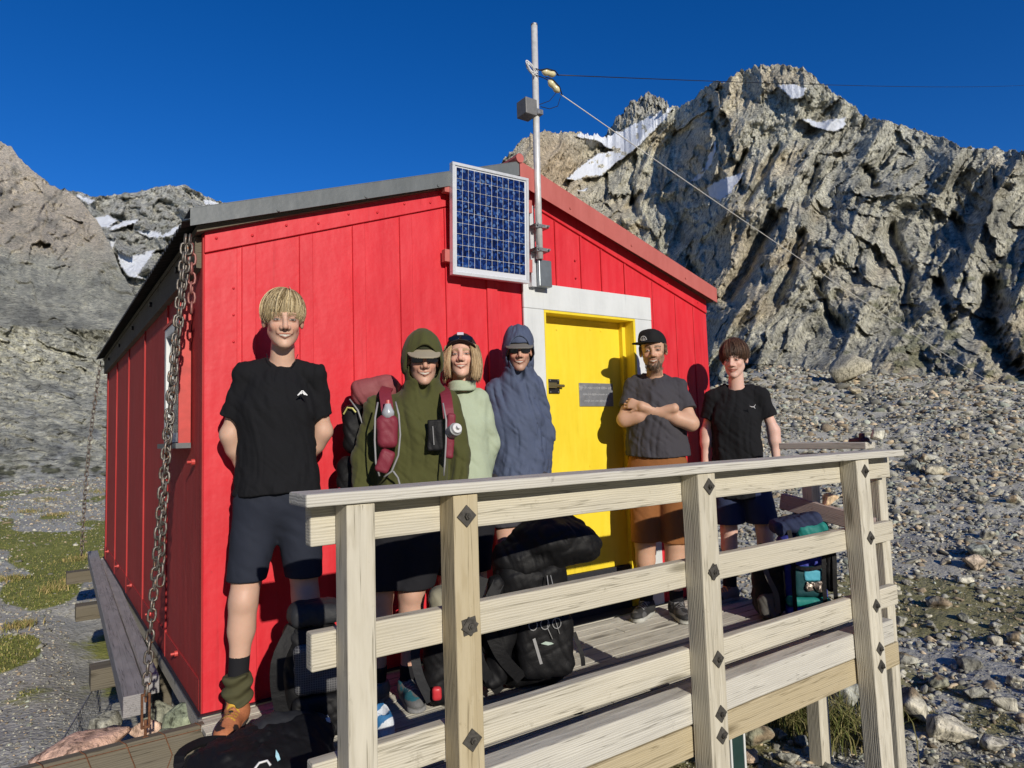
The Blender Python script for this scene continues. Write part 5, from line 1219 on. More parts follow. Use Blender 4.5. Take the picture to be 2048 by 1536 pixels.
# ================================================================== 3. woman in pale sage top
sk3 = (.72,.44,.33)
p3 = Person((1.2,-.25,0), -30.2, 'blond woman in a pale sage green top and dark cap, third from left', dict(
    head=(.043,-.045,1.630), hs=1.0, hrot=(-3,0,-4), facew=.97, skin=sk3, brow=(.40,.27,.15), smile=1.15, squint=.0022, girth=.9, toeL=(-.03,-.13,0), toeR=(.03,-.13,0), scalp=(.4,.26,.12),
    handL=((0,0,-1), (.3,.5,0), -1, .4), handR=((-.3,.5,-.8), (-.3,.5,0), 1, .4),
    j=J(.030, (-.115,.0,1.41), (.150,.0,1.415), (-.170,.03,1.15), (.185,.045,1.16), (-.15,.05,.93), (.135,.08,.94), .88, ((-.05,-.01,.49),(.09,-.01,.49)), ((-.06,.0,.10),(.10,0,.10)), (.040,.015,1.47), 1.27, hipw=.08)))
p3.build_body()
p3.shirt(C_SAGE, hem=.90, slack=.010, hemw=(.168,.138), long=True, collar=.062, seed=9, name='long_sleeved_top', fold=.006, cdrop=.01)
def cowl(P):
    q = P-np.array((.040,-.012,1.475), F32); r_ = np.sqrt(q[:, 0]**2+(q[:, 1]*.95)**2); z = q[:, 2]+.25*q[:, 1]*-1*0
    d = np.sqrt((r_-.067-.25*np.maximum(-z, 0))**2+(z*.42+.2*q[:, 1]*0)**2)-.013; return (d+folds(P, (9, 9, 38), .006, 3, 2, True)).astype(F32)
sdf_obj('cowl_collar', cowl, (-.09,-.14,1.41), (.17,.12,1.54), C_SAGE, p3.e, .0045)
p3.shorts(C_DARK, .50, flare=.080, seed=6)
T3, R3 = cap_parts(p3, cloth('dark_brown_cap', (.035,.022,.020), .85), cloth('dark_brim', (.030,.022,.022), .8), off=.005, brim_l=.030, brim_w=.080, tilt=-14, flat=False, zc=.046, tall=-.004)
def cup(p, R, q, zc=.040): return p.hw((np.array(q, F32) @ R.T)+np.array((0,.018,zc), F32))
m = MB(); m.box((-.017,-.108,.030), (.017,-.096,.046)); m.v = [tuple(cup(p3, R3, v, .046)) for v in m.v]; m.build('cap_label', simple('pale_label', (.62,.60,.68), .6), p3.e, bevel=.002)
def sg3(P):
    L = T3(P); a = np.abs(L[:, 0]); yy = L[:, 1]+.104-4.2*L[:, 0]**2; e = np.sqrt(((a-.034)/.031)**2+((L[:, 2]-.014)/.015)**4)-1
    return np.maximum(e*.015, np.abs(yy)-.006).astype(F32)
sdf_obj('sunglasses', sg3, p3.Hc-.15, p3.Hc+.16, LENS, p3.e, .0034)
def bob(rng):
    th = rng.uniform(-2.55, 2.55); sx, cy = math.sin(th), math.cos(th)     # th 0 = back of head
    x0, y0 = .078*sx, .018+.095*cy; pts = []
    zt = rng.uniform(.03, .06); zend = -.108+rng.normal(0, .010)+.010*math.sin(th*5); o = rng.uniform(.002, .013); ph = rng.uniform(0, 6)
    n = 11
    for k in range(n):
        t = k/(n-1); z = zt+(zend-zt)*t; fl = .020*math.sin(t*2.6); w = .0015*math.sin(ph+t*5)
        pts.append((x0*(1+(o+fl)/.08)+w, y0*(1+(o+fl*.6)/.095)+w*.5-(.010 if abs(th) > 1.8 else 0)*t, z))
    return pts
p3.strands(4200, bob, (.30,.18,.08), (.80,.60,.35), .0010, 21, 'hair')
for sd in 'LR': p3.sock(sd, .18, C_DARK, .042); p3.shoe(sd, (.10,.10,.11), (.25,.25,.25), (.15,.15,.16), hi_=.09, name='shoe', size=.95)

# ================================================================== 4. man in blue-grey hoodie
sk4 = (.62,.37,.27)
p4 = Person((1.62,-.25,0), -35.6, 'person in a blue-grey hooded top with sunglasses, standing left of the yellow door', dict(
    head=(.012,-.052,1.680), hs=.98, hrot=(6,0,3), facew=.92, skin=sk4, brow=(.08,.05,.04), smile=.6, squint=.003, girth=.92, beard=.35, beardcol=(.12,.07,.05), toeL=(-.03,-.13,0), toeR=(.03,-.13,0),
    handL=((.2,.5,-.8), (0,1,0), 1, .4), handR=((-.2,.5,-.8), (0,1,0), -1, .4),
    j=J(-.020, (-.150,.0,1.475), (.115,.0,1.475), (-.165,.05,1.20), (.150,.05,1.205), (-.11,.10,.98), (.135,.08,.96), .92, ((-.085,-.01,.52),(.055,-.01,.52)), ((-.09,0,.10),(.06,0,.10)), (.005,.012,1.52), 1.31)))
p4.build_body()
p4.shirt(C_BLUE, hem=.90, slack=.018, hemw=(.182,.150), long=True, hood=True, seed=13, name='hooded_top', fold=.012)
hood(p4, C_BLUE, 'hood', open_=(.066,.10,.100), oc=(0,-.112,-.018), out=(.098,.118,.134), seed=8)
cap_parts(p4, C_BLUE, cloth('grey_brown_brim', (.16,.15,.135), .85), off=.014, brim_l=.050, brim_w=.080, tilt=0, zc=.050, low=.042, tall=.008, droop=.45, thick=.004)
sunglasses(p4)
p4.shorts(C_CHAR, .69, flare=.090, seed=8)
for sd in 'LR': p4.sock(sd, .20, C_DARK, .043); p4.shoe(sd, (.05,.05,.06), (.2,.2,.2), (.1,.1,.1), hi_=.09, name='shoe')

# ================================================================== 5. bearded man with crossed arms
sk5 = (.60,.36,.245)
p5 = Person((2.74,-.25,0), -46.9, 'bearded man with crossed arms in a charcoal t-shirt and black flat-brimmed cap', dict(
    head=(.004,-.072,1.731), hs=1.06, hrot=(5,-2,-2), facew=1.0, skin=sk5, brow=(.16,.10,.06), smile=1.1, squint=.0026, girth=1.14, beard=.75, beardcol=(.12,.075,.045), toeL=(-.045,-.13,0), toeR=(.04,-.13,0), scalp=(.13,.085,.05),
    handL=((.15,.97,-.12), (-.6,.3,.1), -1, .2), handR=((-.93,.22,.30), (.15,.9,-.2), 1, .85),
    j=J(.0, (-.160,.0,1.530), (.180,.0,1.520), (-.200,-.085,1.285), (.222,-.085,1.245), (.120,-.150,1.345), (-.085,-.150,1.365), .92, ((-.105,-.02,.48),(.085,-.02,.48)), ((-.115,0,.09),(.078,0,.09)), (.008,.012,1.580), 1.37)))
p5.build_body()
p5.shirt(C_CHAR, hem=1.035, sleeve=.66, slack=.022, hemw=(.215,.165), collar=.072, slr=.070, seed=17, hemtilt=-.02, fold=.010)
p5.shorts(C_RUSTB, .475, flare=.090, seed=9, waist=1.08)
cp = cloth('black_cap_cloth', (.012,.012,.013), .85)
T5, R5 = cap_parts(p5, cp, cp, off=.005, brim_l=.070, brim_w=.084, tilt=-4, yaw=-30, flat=True, zc=.046, tall=.006, low=.038)
lg = MB()
for k in range(8):
    a0, a1 = math.pi*(.04+.115*k), math.pi*(.04+.115*k+.10)
    lg.prism([(.021*math.cos(a0),0,.026*math.sin(a0)), (.0255*math.cos(a0),0,.031*math.sin(a0)), (.0255*math.cos(a1),0,.031*math.sin(a1)), (.021*math.cos(a1),0,.026*math.sin(a1))], (0,-.002,0))
for x, h, w in ((-.011,.013,.006), (0,.020,.007), (.011,.013,.006)): lg.prism([(x-w/2,0,0), (x+w/2,0,0), (x+w*.35,0,h), (x,0,h+.004), (x-w*.35,0,h)], (0,-.002,0))
lg.v = [tuple(cup(p5, R5, (x-.0, -.1035+(abs(x)**2)*4-.05*(z-.01)*0, z+.012), .046)) for x, y, z in [(v[0], v[1], v[2]) for v in lg.v]]
lg.build('cap_emblem', WHITE_INK, p5.e)
def fringe(rng):   # short hair under the cap, sides and back
    th = rng.uniform(-2.0, 2.0); sx, cy = math.sin(th), math.cos(th); x0, y0 = .0765*sx, .018+.094*cy; z0 = rng.uniform(.0, .05)-.03*max(0, cy)
    d = np.array((sx*.012, cy*.012+.006, -.022)); return [np.array((x0, y0, z0))+d*t for t in np.linspace(0, 1, 4)]
p5.strands(700, fringe, (.10,.06,.035), (.30,.20,.12), .0013, 31, 'hair')
def beardp(rng):
    u = rng.uniform(-1, 1); x = .056*u; zt = rng.uniform(-.115, -.050); 
    if abs(x) < .030 and zt > -.078: return None
    if abs(x) < .012 and zt > -.088: return None
    y = -.088+ (abs(x)/.056)**2*.062+max(0, -.09-zt)*.8
    return [np.array((x*(1-.1*t), y-.006*t, zt-.012*t)) for t in np.linspace(0, 1, 4)]
p5.strands(500, beardp, (.07,.045,.03), (.26,.19,.14), .0010, 33, 'beard')
for sd in 'LR': p5.sock(sd, .17, C_DARK, .046); p5.shoe(sd, (.035,.035,.035), (.55,.55,.5), (.12,.12,.12), hi_=.095, name='shoe', lace=(.3,.3,.3), size=1.05)

# ================================================================== 6. dark-haired boy
sk6 = (.72,.46,.37)
p6 = Person((3.45,-.35,0), -53.3, 'dark-haired boy in a black t-shirt and blue shorts standing at the far right', dict(
    head=(.014,-.06,1.693), hs=1.08, hrot=(9,0,-12), facew=.96, skin=sk6, brow=(.10,.06,.04), smile=.35, teeth=False, squint=.0020, girth=.96, toeL=(-.10,-.12,0), toeR=(.04,-.13,0), scalp=(.05,.03,.02),
    handL=((.05,.1,-1), (.6,.3,0), -1, .45), handR=((-.05,.1,-1), (-.6,.3,0), 1, .45),
    j=J(.0, (-.165,.0,1.455), (.195,.0,1.455), (-.205,.02,1.18), (.250,.02,1.18), (-.225,-.01,.93), (.258,.0,.93), .89, ((-.085,-.02,.50),(.150,-.02,.50)), ((-.10,-.01,.10),(.160,0,.10)), (.018,.012,1.505), 1.30)))
p6.build_body()
p6.shirt(C_BLACK, hem=.72, sleeve=.62, slack=.018, hemw=(.186,.148), collar=.073, slr=.068, seed=23, fold=.0095)
p6.shorts(C_DNAVY, .54, flare=.105, seed=12)
path, C0, Rr = p6.bowl(front=.034, side=-.002, back=-.06, thick=.011, mess=.005, crown=(-.01,.03,.118), part=.25)
hb = p6.hair_base(lambda L: smax(ell(L, C0, Rr+.009), -(L[:, 2]-(.026+.30*np.clip(-L[:, 1]-.02, 0, .1)-.35*np.clip(L[:, 1]+.02, 0, .2))), .01), (.035,.020,.014))
p6.strands(4200, path, (.035,.018,.012), (.20,.11,.065), .0011, 41, 'hair', base=hb)
lg = MB(); lg.tube([(-.020,0,.010), (-.008,0,.003), (.006,0,.002), (.016,0,-.010)], [.0012,.003,.0034,.0012], 5); lg.tube([(.004,0,.001), (.014,0,.012), (.019,0,.020)], [.0025,.0015,.0008], 5)
lg.v = [(x+.118, y-.150, z+1.345) for x, y, z in lg.v]; LG6 = lg.build('chest_logo', WHITE_INK, p6.e)
for sd in 'LR': p6.sock(sd, .33, C_DARK, .050); p6.shoe(sd, (.22,.19,.16), (.35,.33,.3), (.08,.07,.06), hi_=.10, name='shoe', lace=(.75,.38,.08), size=1.05)

# ------------------------------------------------------------------ stones, gravel, grass
def ico(sub):
    t = (1+5**.5)/2; V = [(-1,t,0),(1,t,0),(-1,-t,0),(1,-t,0),(0,-1,t),(0,1,t),(0,-1,-t),(0,1,-t),(t,0,-1),(t,0,1),(-t,0,-1),(-t,0,1)]
    F = [(0,11,5),(0,5,1),(0,1,7),(0,7,10),(0,10,11),(1,5,9),(5,11,4),(11,10,2),(10,7,6),(7,1,8),(3,9,4),(3,4,2),(3,2,6),(3,6,8),(3,8,9),(4,9,5),(2,4,11),(6,2,10),(8,6,7),(9,8,1)]
    V = [np.array(v, float)/np.linalg.norm(v) for v in V]
    for _ in range(sub):
        mid = {}; F2 = []
        def m_(a, b):
            k = (min(a, b), max(a, b))
            if k not in mid: v = V[a]+V[b]; V.append(v/np.linalg.norm(v)); mid[k] = len(V)-1
            return mid[k]
        for a, b, c in F: x, y, z = m_(a, b), m_(b, c), m_(c, a); F2 += [(a,x,z),(b,y,x),(c,z,y),(x,y,z)]
        F = F2
    return np.array(V), np.array(F)
def stone_shape(sub, seed, cuts=9, rough=.10):
    V, F = ico(sub); rng = np.random.default_rng(seed); r = np.ones(len(V))
    for _ in range(cuts):                                  # planar facets
        n = rng.normal(size=3); n /= np.linalg.norm(n); d = rng.uniform(.44, .80); dt = V @ n; m = dt > .2; r[m] = np.minimum(r[m], d/dt[m])
    V = V*r[:, None]; f = 2.2
    V = V*(1+rough*(vnoise3(V[:, 0]*f+seed, V[:, 1]*f, V[:, 2]*f, seed)+.5*vnoise3(V[:, 0]*f*2.3, V[:, 1]*f*2.3+seed, V[:, 2]*f*2.3, seed+1)))[:, None]
    return V, F
STONE = attr_mat('stone', rough=.92, mult_noise=.42, scale=26, bump=.7, bdist=.012, spec=.2)
STONE_BIG = rock_mat('boulder_rock', 3.0, .008)
rng = np.random.default_rng(77)
def stone_cols(n, tanp=.22):
    base = .22+.50*rng.uniform(0, 1, n)**1.5; c = np.stack([base*1.0, base*.965, base*.80], 1)
    k = rng.uniform(size=n); c[k < tanp] *= (1.18, .98, .80); c[(k > .9)] *= (.9, 1.0, 1.0); return c
def scatter(name, pts, sizes, sub, mat, nv=12, parts=1):
    shapes = [stone_shape(sub, 100+i, 14, .22) for i in range(nv)]; n = len(pts); nvv = len(shapes[0][0]); F0 = shapes[0][1]
    S = np.stack([s[0] for s in shapes])[rng.integers(0, nv, n)]
    S = S*(sizes[:, None]*rng.uniform(.40, 1.45, (n, 3))*np.array((1, 1, .60)))[:, None, :]
    a = rng.uniform(0, 2*np.pi, n); ca, sa = np.cos(a), np.sin(a); t = rng.normal(0, .35, n); ct, st = np.cos(t), np.sin(t)
    x, y, z = S[..., 0], S[..., 1], S[..., 2]; y, z = y*ct[:, None]-z*st[:, None], y*st[:, None]+z*ct[:, None]
    x, y = x*ca[:, None]-y*sa[:, None], x*sa[:, None]+y*ca[:, None]
    V = np.stack([x, y, z], -1)+pts[:, None, :]
    F = (F0[None]+(np.arange(n)*nvv)[:, None, None]).reshape(-1, 3)
    C = np.repeat(stone_cols(n), nvv, 0)
    return tag(link(name, np_mesh(name, V.reshape(-1, 3), F, {'Col': C}), mat, None, False), kind='stuff')
def polar_pts(n, az0, az1, r0, r1, pw=1.0):
    az = np.radians(rng.uniform(az0, az1, n)); r = r0*(r1/r0)**(rng.uniform(0, 1, n)**pw)
    x = r*np.sin(az)-.6; y = r*np.cos(az)-3.3
    k = ~((x > -.35) & (x < 3.75) & (y > -.2) & (y < 5.7)); x, y, r = x[k], y[k], r[k]
    return x, y, r
def keep_moss(x, y, r, p=.8): m = moss_amt(x, y); k = rng.uniform(size=len(x)) > m*p; return x[k], y[k], r[k]
x, y, r = keep_moss(*polar_pts(46000, 40, 80, 4.2, 40, .85)); s_ = r*rng.uniform(.0010, .0038, len(r))*(1+1.2*rng.uniform(size=len(r))**7); s_ = np.maximum(s_, .007)
scatter('gravel', np.stack([x, y, ground_z(x, y)+s_*.15], 1), s_, 0, STONE)
x, y, r = keep_moss(*polar_pts(6500, 40, 80, 4.2, 40, .9), .5); s_ = r*rng.uniform(.0032, .0075, len(r))*(1+.7*rng.uniform(size=len(r))**6); 
scatter('gravel', np.stack([x, y, ground_z(x, y)+s_*.1], 1), s_, 1, STONE)
x, y, r = keep_moss(*polar_pts(20000, -9, 13, 4.6, 34, .9), .95); s_ = r*rng.uniform(.0007, .0026, len(r))*(1+1.5*rng.uniform(size=len(r))**9); s_ = np.maximum(s_, .008)
scatter('gravel', np.stack([x, y, ground_z(x, y)+s_*.1], 1), s_, 0, STONE)
# single rocks
SH = [stone_shape(3, 500+i, 20, .07) for i in range(9)]
def rock(x, y, size, label, shape=0, sc=(1, 1, .7), rz=0.0, col=(.24,.235,.22), z=None, sink=.25, group=None, name='rock', cat='rock', tint=None):
    V, F = SH[shape % 9]; V = V*np.array(sc)*size; c = np.tile(np.array(col, float)*np.array((1.42,1.40,1.33)), (len(V), 1))
    n = vnoise3(V[:, 0]/size*2, V[:, 1]/size*2, V[:, 2]/size*3, shape); c *= (1+.25*n)[:, None]
    if tint is not None: m = sstep(0, .5, vnoise3(V[:, 0]/size*1.5+4, V[:, 1]/size*1.5, V[:, 2]/size*1.5, shape+9))[:, None]; c = c*(1-m)+np.array(tint)*m
    zz = float(ground_z(x, y))+size*sc[2]*(.85-sink*1.6) if z is None else z
    o = link(name, np_mesh(name, V, F, {'Col': c}), STONE_BIG, None, False); o.location = (x, y, zz); o.rotation_euler = (rad(random.uniform(-8, 8)), rad(random.uniform(-8, 8)), rz)
    return tag(o, label, cat, group)
def ray_ground(px, py):
    f = _f; d = f+_r*((px-1024)/FPX)+_u*((768-py)/FPX); t = 1.0
    while t < 60:
        p = CAM+d*t
        if p.z < float(ground_z(p.x, p.y)): break
        t += .04
    return p, t
random.seed(21)
BR = [(1690,762,60,'largest pale boulder on top of the gravel mound, casting a shadow to its left',1,(.30,.285,.25)),(1628,776,10,'small dark stone in the shadow left of the largest boulder',2,(.16,.16,.155)),
 (1735,722,22,'pale boulder just beyond the largest one on the mound crest',3,(.27,.26,.24)),(1712,790,14,'tan rock touching the foot of the largest boulder',4,(.30,.27,.22)),(1940,738,26,'brownish boulder on the mound skyline at the far right',5,(.26,.22,.18)),(1890,765,11,'small stone below the skyline boulder',6,(.22,.22,.2)),
 (1826,944,26,'biggest blocky stone of the rock cluster on the mid slope',7,(.22,.23,.22)),(1868,952,24,'tan block at the right of the rock cluster on the mid slope',8,(.30,.28,.24)),(1846,925,16,'stone at the back of the rock cluster on the mid slope',0,(.27,.26,.24)),(1800,936,13,'small dark stone at the left of the rock cluster on the mid slope',1,(.16,.16,.155)),
 (1960,1008,20,'flat grey rock right of the railing half way up the slope',2,(.22,.22,.21)),(2025,1008,24,'white faced rock near the right edge of the slope',3,(.38,.37,.34)),(1975,1078,24,'pale rounded rock on the right slope above the flat slabs',4,(.33,.32,.29)),(2040,1070,16,'rock cut by the right edge on the middle slope',5,(.30,.27,.25)),
 (1960,1115,34,'long flat grey slab on the right slope',6,(.20,.215,.21)),(1950,1140,28,'pinkish slab lying just below the long grey slab',7,(.30,.25,.22)),(1928,1170,22,'bright pale rock below the slabs',8,(.40,.39,.36)),(1872,1218,28,'pale grey rock near the right end of the railing',0,(.32,.31,.29)),
 (1930,1245,18,'dark rock left of the pebble pile on the right slope',1,(.17,.175,.17)),(1990,1260,18,'grey rock in the pebble pile at the right',2,(.22,.22,.22)),(2030,1290,26,'pointed grey rock by the right edge',3,(.21,.215,.22)),(1990,1290,20,'squat light rock near the pointed one',4,(.30,.29,.27)),
 (1935,1340,34,'dark jagged rock with a deep shadow beside the moss patch',5,(.15,.15,.145)),(1880,1380,30,'low mossy stone right of the corner post',6,(.18,.18,.15)),(1950,1400,32,'slanting grey stone near the bottom right',7,(.23,.23,.22)),(2010,1420,30,'pale rock near the lower right edge',8,(.33,.32,.30)),
 (1830,1440,60,'large white streaked rock right of the corner post',0,(.36,.345,.32)),(1890,1480,52,'large pale layered rock at the bottom right',1,(.38,.36,.33)),(1985,1500,40,'grey rock at the bottom right corner',2,(.27,.26,.25)),(1815,1330,26,'rock just behind the corner post foot',3,(.26,.26,.25)),(1800,1250,18,'small grey rock behind the corner post',4,(.24,.24,.23)),
 (1690,1400,44,'grey boulder seen under the deck between the posts',5,(.25,.26,.26)),(1740,1500,34,'stone at the foot of the corner post under the deck',6,(.22,.22,.21)),(1560,1480,26,'round stone left of the deck support post',7,(.20,.20,.19)),(1600,1495,22,'blue grey stone beside the deck support post',8,(.17,.18,.20)),
 (1510,1490,44,'large lichen covered stone under the deck',0,(.20,.21,.18)),(1500,1525,30,'pinkish round stone at the bottom edge under the deck',1,(.36,.28,.24)),(1580,1530,26,'grey stone at the bottom edge beside the pinkish one',2,(.27,.27,.26)),(1340,1530,34,'grey boulder at the bottom edge between the second and third posts',3,(.22,.23,.23)),
 (2030,1370,22,'small pale rock by the right edge above the bottom corner',4,(.32,.31,.29)),(1895,1130,15,'small tan stone left of the long grey slab',5,(.28,.25,.21)),(1850,1010,15,'small grey stone below the rock cluster',6,(.22,.22,.21)),(2000,905,16,'grey rock on the upper right slope',7,(.26,.26,.25)),(1930,880,14,'tan rock on the upper right slope',8,(.29,.26,.22)),(1990,850,14,'flat pale stone on the upper right slope near the rope',0,(.32,.31,.29))]
for px, py, s_, lb, sh, col in BR:
    p, t = ray_ground(px, py); size = s_/FPX*t*.95
    rock(p.x, p.y, size, lb, sh, (random.uniform(.85, 1.25), random.uniform(.75, 1.0), random.uniform(.55, .8)), random.uniform(0, 6), col, tint=(.28,.22,.16) if sh % 3 == 0 else None, sink=.15)
k = 0
for i in range(240):                       # anonymous medium rocks
    px = random.uniform(1480, 2048); py = random.uniform(770, 1530); p, t = ray_ground(px, py)
    if t > 45 or (p.x < 3.8 and p.y > -1.5 and p.x > -.3): continue
    s_ = random.choice((5, 6, 7, 8, 10, 13))*(.7+.5*(py-740)/800); c = random.uniform(.13, .38)
    rock(p.x, p.y, s_/FPX*t, ('dark' if c < .2 else 'mid grey' if c < .29 else 'pale')+' small angular stone '+('near the foot of the right slope' if py > 1230 else 'half way up the right slope' if py > 980 else 'on the upper right slope'), random.randrange(9), (random.uniform(.8, 1.3), random.uniform(.7, 1), random.uniform(.5, .85)), random.uniform(0, 6), (c, c*.975, c*random.uniform(.85, .97)), sink=.12, group='stones scattered over the right slope', name='stone', cat='stone'); k += 1
# rocks in the cage by the hut corner, and the rock on the rail
for (x, y, z, sz, sc, col, lb, sh) in ((-.45,.34,-.175,.175,(1.45,.9,.66),(.46,.31,.27),'large pink rock in the wire cage',1),(-.16,.52,-.20,.10,(1,.8,.9),(.42,.30,.26),'smaller pink rock behind the large pink rock in the wire cage',2),(-.03,.40,-.17,.115,(.8,.8,1.15),(.19,.22,.18),'green grey pointed rock close to the hut corner',3),(-.12,.18,-.13,.085,(1.1,.8,.6),(.26,.29,.23),'flat greenish rock just behind the turnbuckle',4),(-.25,.16,-.20,.09,(1.2,.8,.7),(.24,.26,.20),'mossy green rock under the turnbuckle',5),(-.46,.12,-.24,.11,(1.3,.8,.5),(.20,.24,.19),'low dark green rock right behind the retaining beam',6),(-.62,.36,-.33,.10,(1,1,.7),(.27,.26,.24),'grey rock at the outer edge of the wire cage',7),(-.30,.95,-.28,.12,(1,1,.8),(.25,.25,.24),'grey rock further back in the wire cage',8),(-.05,.85,-.26,.11,(1,1,.8),(.20,.21,.19),'shaded rock between the beams and the hut corner',0)):
    rock(x, y, sz, lb, sh, sc, random.uniform(-.4, .4), col, z=z)
rock(3.45, -1.345, .062, 'pale grey stone lying on the corner of the side railing', 3, (1, .85, .85), .3, (.36,.36,.35), z=1.098+.045)
rock(3.44, -1.02, .055, 'tan stone on the lower side rail above the blue backpack', 4, (1, 1, .9), .3, (.42,.32,.24), z=.745)
# grass
def blades(name, pts, h, w, lean, cols, mat):
    n = len(pts); a = rng.uniform(0, 2*np.pi, n); hh = h*rng.uniform(.5, 1.15, n); la = rng.uniform(0, 2*np.pi, n); ln = lean*rng.uniform(.2, 1.2, n)*hh
    V = np.zeros((n, 5, 3)); ww = w*rng.uniform(.6, 1.3, n)
    for k, t in enumerate((0, .5)):
        off = np.stack([np.cos(a), np.sin(a), a*0], 1)*(ww*(1-.25*t)/2)[:, None]; c = pts+np.stack([np.cos(la)*ln*t*t, np.sin(la)*ln*t*t, hh*t*(1-.1*t)], 1)
        V[:, 2*k] = c-off; V[:, 2*k+1] = c+off
    V[:, 4] = pts+np.stack([np.cos(la)*ln, np.sin(la)*ln, hh*(1-lean*.35)], 1)
    b = np.arange(n)[:, None]*5; F = np.concatenate([b+np.array([[0,1,3]]), b+np.array([[0,3,2]]), b+np.array([[2,3,4]])]).astype(int)
    cc = np.array(cols); C = np.repeat(cc[rng.integers(0, len(cc), n)]*rng.uniform(.7, 1.25, n)[:, None], 5, 0)
    return tag(link(name, np_mesh(name, V.reshape(-1, 3), F, {'Col': C}), mat, None, False), kind='stuff')
GR = attr_mat('grass_blade', rough=.7, mult_noise=.1, scale=3, bump=0, spec=.2)
GR.node_tree.nodes['Principled BSDF'].inputs['Base Color']
def moss_pts(n, az0, az1, r0, r1, th):
    x, y, r = polar_pts(n, az0, az1, r0, r1, .9); m = moss_amt(x, y); k = m > th; return np.stack([x[k], y[k], ground_z(x[k], y[k])], 1)
blades('grass', moss_pts(60000, -9, 15, 4.6, 22, .38), .032, .008, .7, [(.17,.19,.045),(.25,.26,.07),(.36,.31,.12),(.13,.16,.035)], GR)
blades('grass', moss_pts(40000, 42, 84, 4.2, 15, .45), .022, .008, .7, [(.17,.15,.07),(.24,.20,.10),(.32,.27,.15),(.12,.12,.05)], GR)
T_ = []
random.seed(31)
for px, py, n, sp_ in ((1545,1450,220,.13),(1590,1430,200,.13),(1500,1430,120,.12),(1700,1470,160,.15),(1640,1470,120,.12)):
    p, t = ray_ground(px, py); q = rng.normal(0, 1, (n*3, 2))*sp_; x = p.x+q[:, 0]; y = p.y+q[:, 1]; T_.append(np.stack([x, y, ground_z(x, y)-.01], 1))
blades('tussock_grass', np.concatenate(T_), .26, .006, .75, [(.16,.17,.05),(.26,.24,.09),(.36,.31,.14),(.10,.12,.03)], GR)
T_ = []
for px, py in ((120,1030),(275//1,1040),(60,1025),(200,985),(90,1000),(160,1120),(110,1180),(40,1255),(20,1160),(140,1165)):
    p, t = ray_ground(px, py); q = rng.normal(0, 1, (260, 2))*.011*t; x = p.x+q[:, 0]; y = p.y+q[:, 1]; k = (x < -.25) | (y > 6); x, y = x[k], y[k]; T_.append(np.stack([x, y, ground_z(x, y)-.005], 1))
blades('tussock_grass', np.concatenate(T_), .10, .010, .6, [(.25,.23,.07),(.38,.31,.12),(.44,.33,.15),(.17,.18,.05)], GR)

# ------------------------------------------------------------------ backpacks and bags
NY_BLACK = cloth('black_ripstop', (.007,.007,.008), .62, bump=.6, wr=.004); NY_GREY = cloth('grey_ripstop', (.028,.029,.032), .6, bump=.4, wr=.005); NY_MAROON = cloth('maroon_ripstop', (.20,.028,.045), .55, bump=.4); NY_MAR2 = cloth('faded_maroon', (.26,.075,.08), .65, bump=.4)
NY_PURPLE = cloth('violet_nylon', (.045,.055,.32), .55); NY_TEAL = cloth('teal_nylon', (.018,.20,.18), .55); NY_LBLUE = cloth('light_blue_nylon', (.10,.42,.55), .5); NY_GREYOL = cloth('grey_brown_nylon', (.085,.08,.072), .7)
GRAYP = simple('grey_piping', (.30,.30,.30), .6, bump=0); REDC = simple('red_plastic', (.60,.04,.05), .4)
def strap(par, name, pts, w, mat, th=.004, nrm=(0, -1, 0)):
    pts = [Vector(p) for p in pts]; m = MB(); vs = []; n = len(pts); N = Vector(nrm).normalized()
    P_ = []
    for i in range(n-1):                                  # smooth the path
        p0 = pts[max(i-1, 0)]; p1 = pts[i]; p2 = pts[i+1]; p3 = pts[min(i+2, n-1)]
        for t in (0, .25, .5, .75): P_.append(.5*((2*p1)+(-p0+p2)*t+(2*p0-5*p1+4*p2-p3)*t*t+(-p0+3*p1-3*p2+p3)*t**3))
    P_.append(pts[-1]); n = len(P_)
    for i, p in enumerate(P_):
        t = (P_[min(i+1, n-1)]-P_[max(i-1, 0)]).normalized(); s = t.cross(N); s = s.normalized() if s.length > 1e-4 else Vector((1, 0, 0)); nn = s.cross(t).normalized()
        vs += [p-s*w/2-nn*th/2, p+s*w/2-nn*th/2, p+s*w/2+nn*th/2, p-s*w/2+nn*th/2]
    fs = [(0,1,2,3), (4*n-1,4*n-2,4*n-3,4*n-4)]
    for i in range(n-1): a = 4*i; fs += [(a,a+4,a+5,a+1),(a+1,a+5,a+6,a+2),(a+2,a+6,a+7,a+3),(a+3,a+7,a+4,a)]
    m.add(vs, fs); return m.build(name, mat, par)
def pack_part(par, name, fn, lo, hi, mat, amp=.008, seed=1, s=(9, 9, 9), step=.006):
    def g(P):
        Q = P.copy(); Q[:, 0] = P[:, 0]+.5*P[:, 2]+.02*np.sin(P[:, 2]*14+seed); Q[:, 2] = P[:, 2]-.4*P[:, 0]
        return (fn(P)+folds(P, s, amp*.55, seed, 1)+folds(Q, (26, 12, 6), amp*.45, seed+3, 2, True)+folds(Q, (7, 9, 24), amp*.3, seed+6, 1, True)).astype(F32)
    return sdf_obj(name, g, lo, hi, mat, par, step)
def bag(par, name, c, h, r, mat, rot=(0, 0, 0), amp=.008, seed=1, step=.006, pinch=None, s=(9, 9, 9)):
    R = rotm(*rot)
    def fn(P):
        d = rbox(P, c, h, r, R)
        if pinch is not None: q = (P-np.array(c, F32)) @ R; d = d+pinch*np.clip(q[:, 2]/h[2], -1, 1)
        return d
    m_ = max(h)*1.45+.03; c = np.array(c); return pack_part(par, name, fn, c-m_, c+m_, mat, amp, seed, s, step)

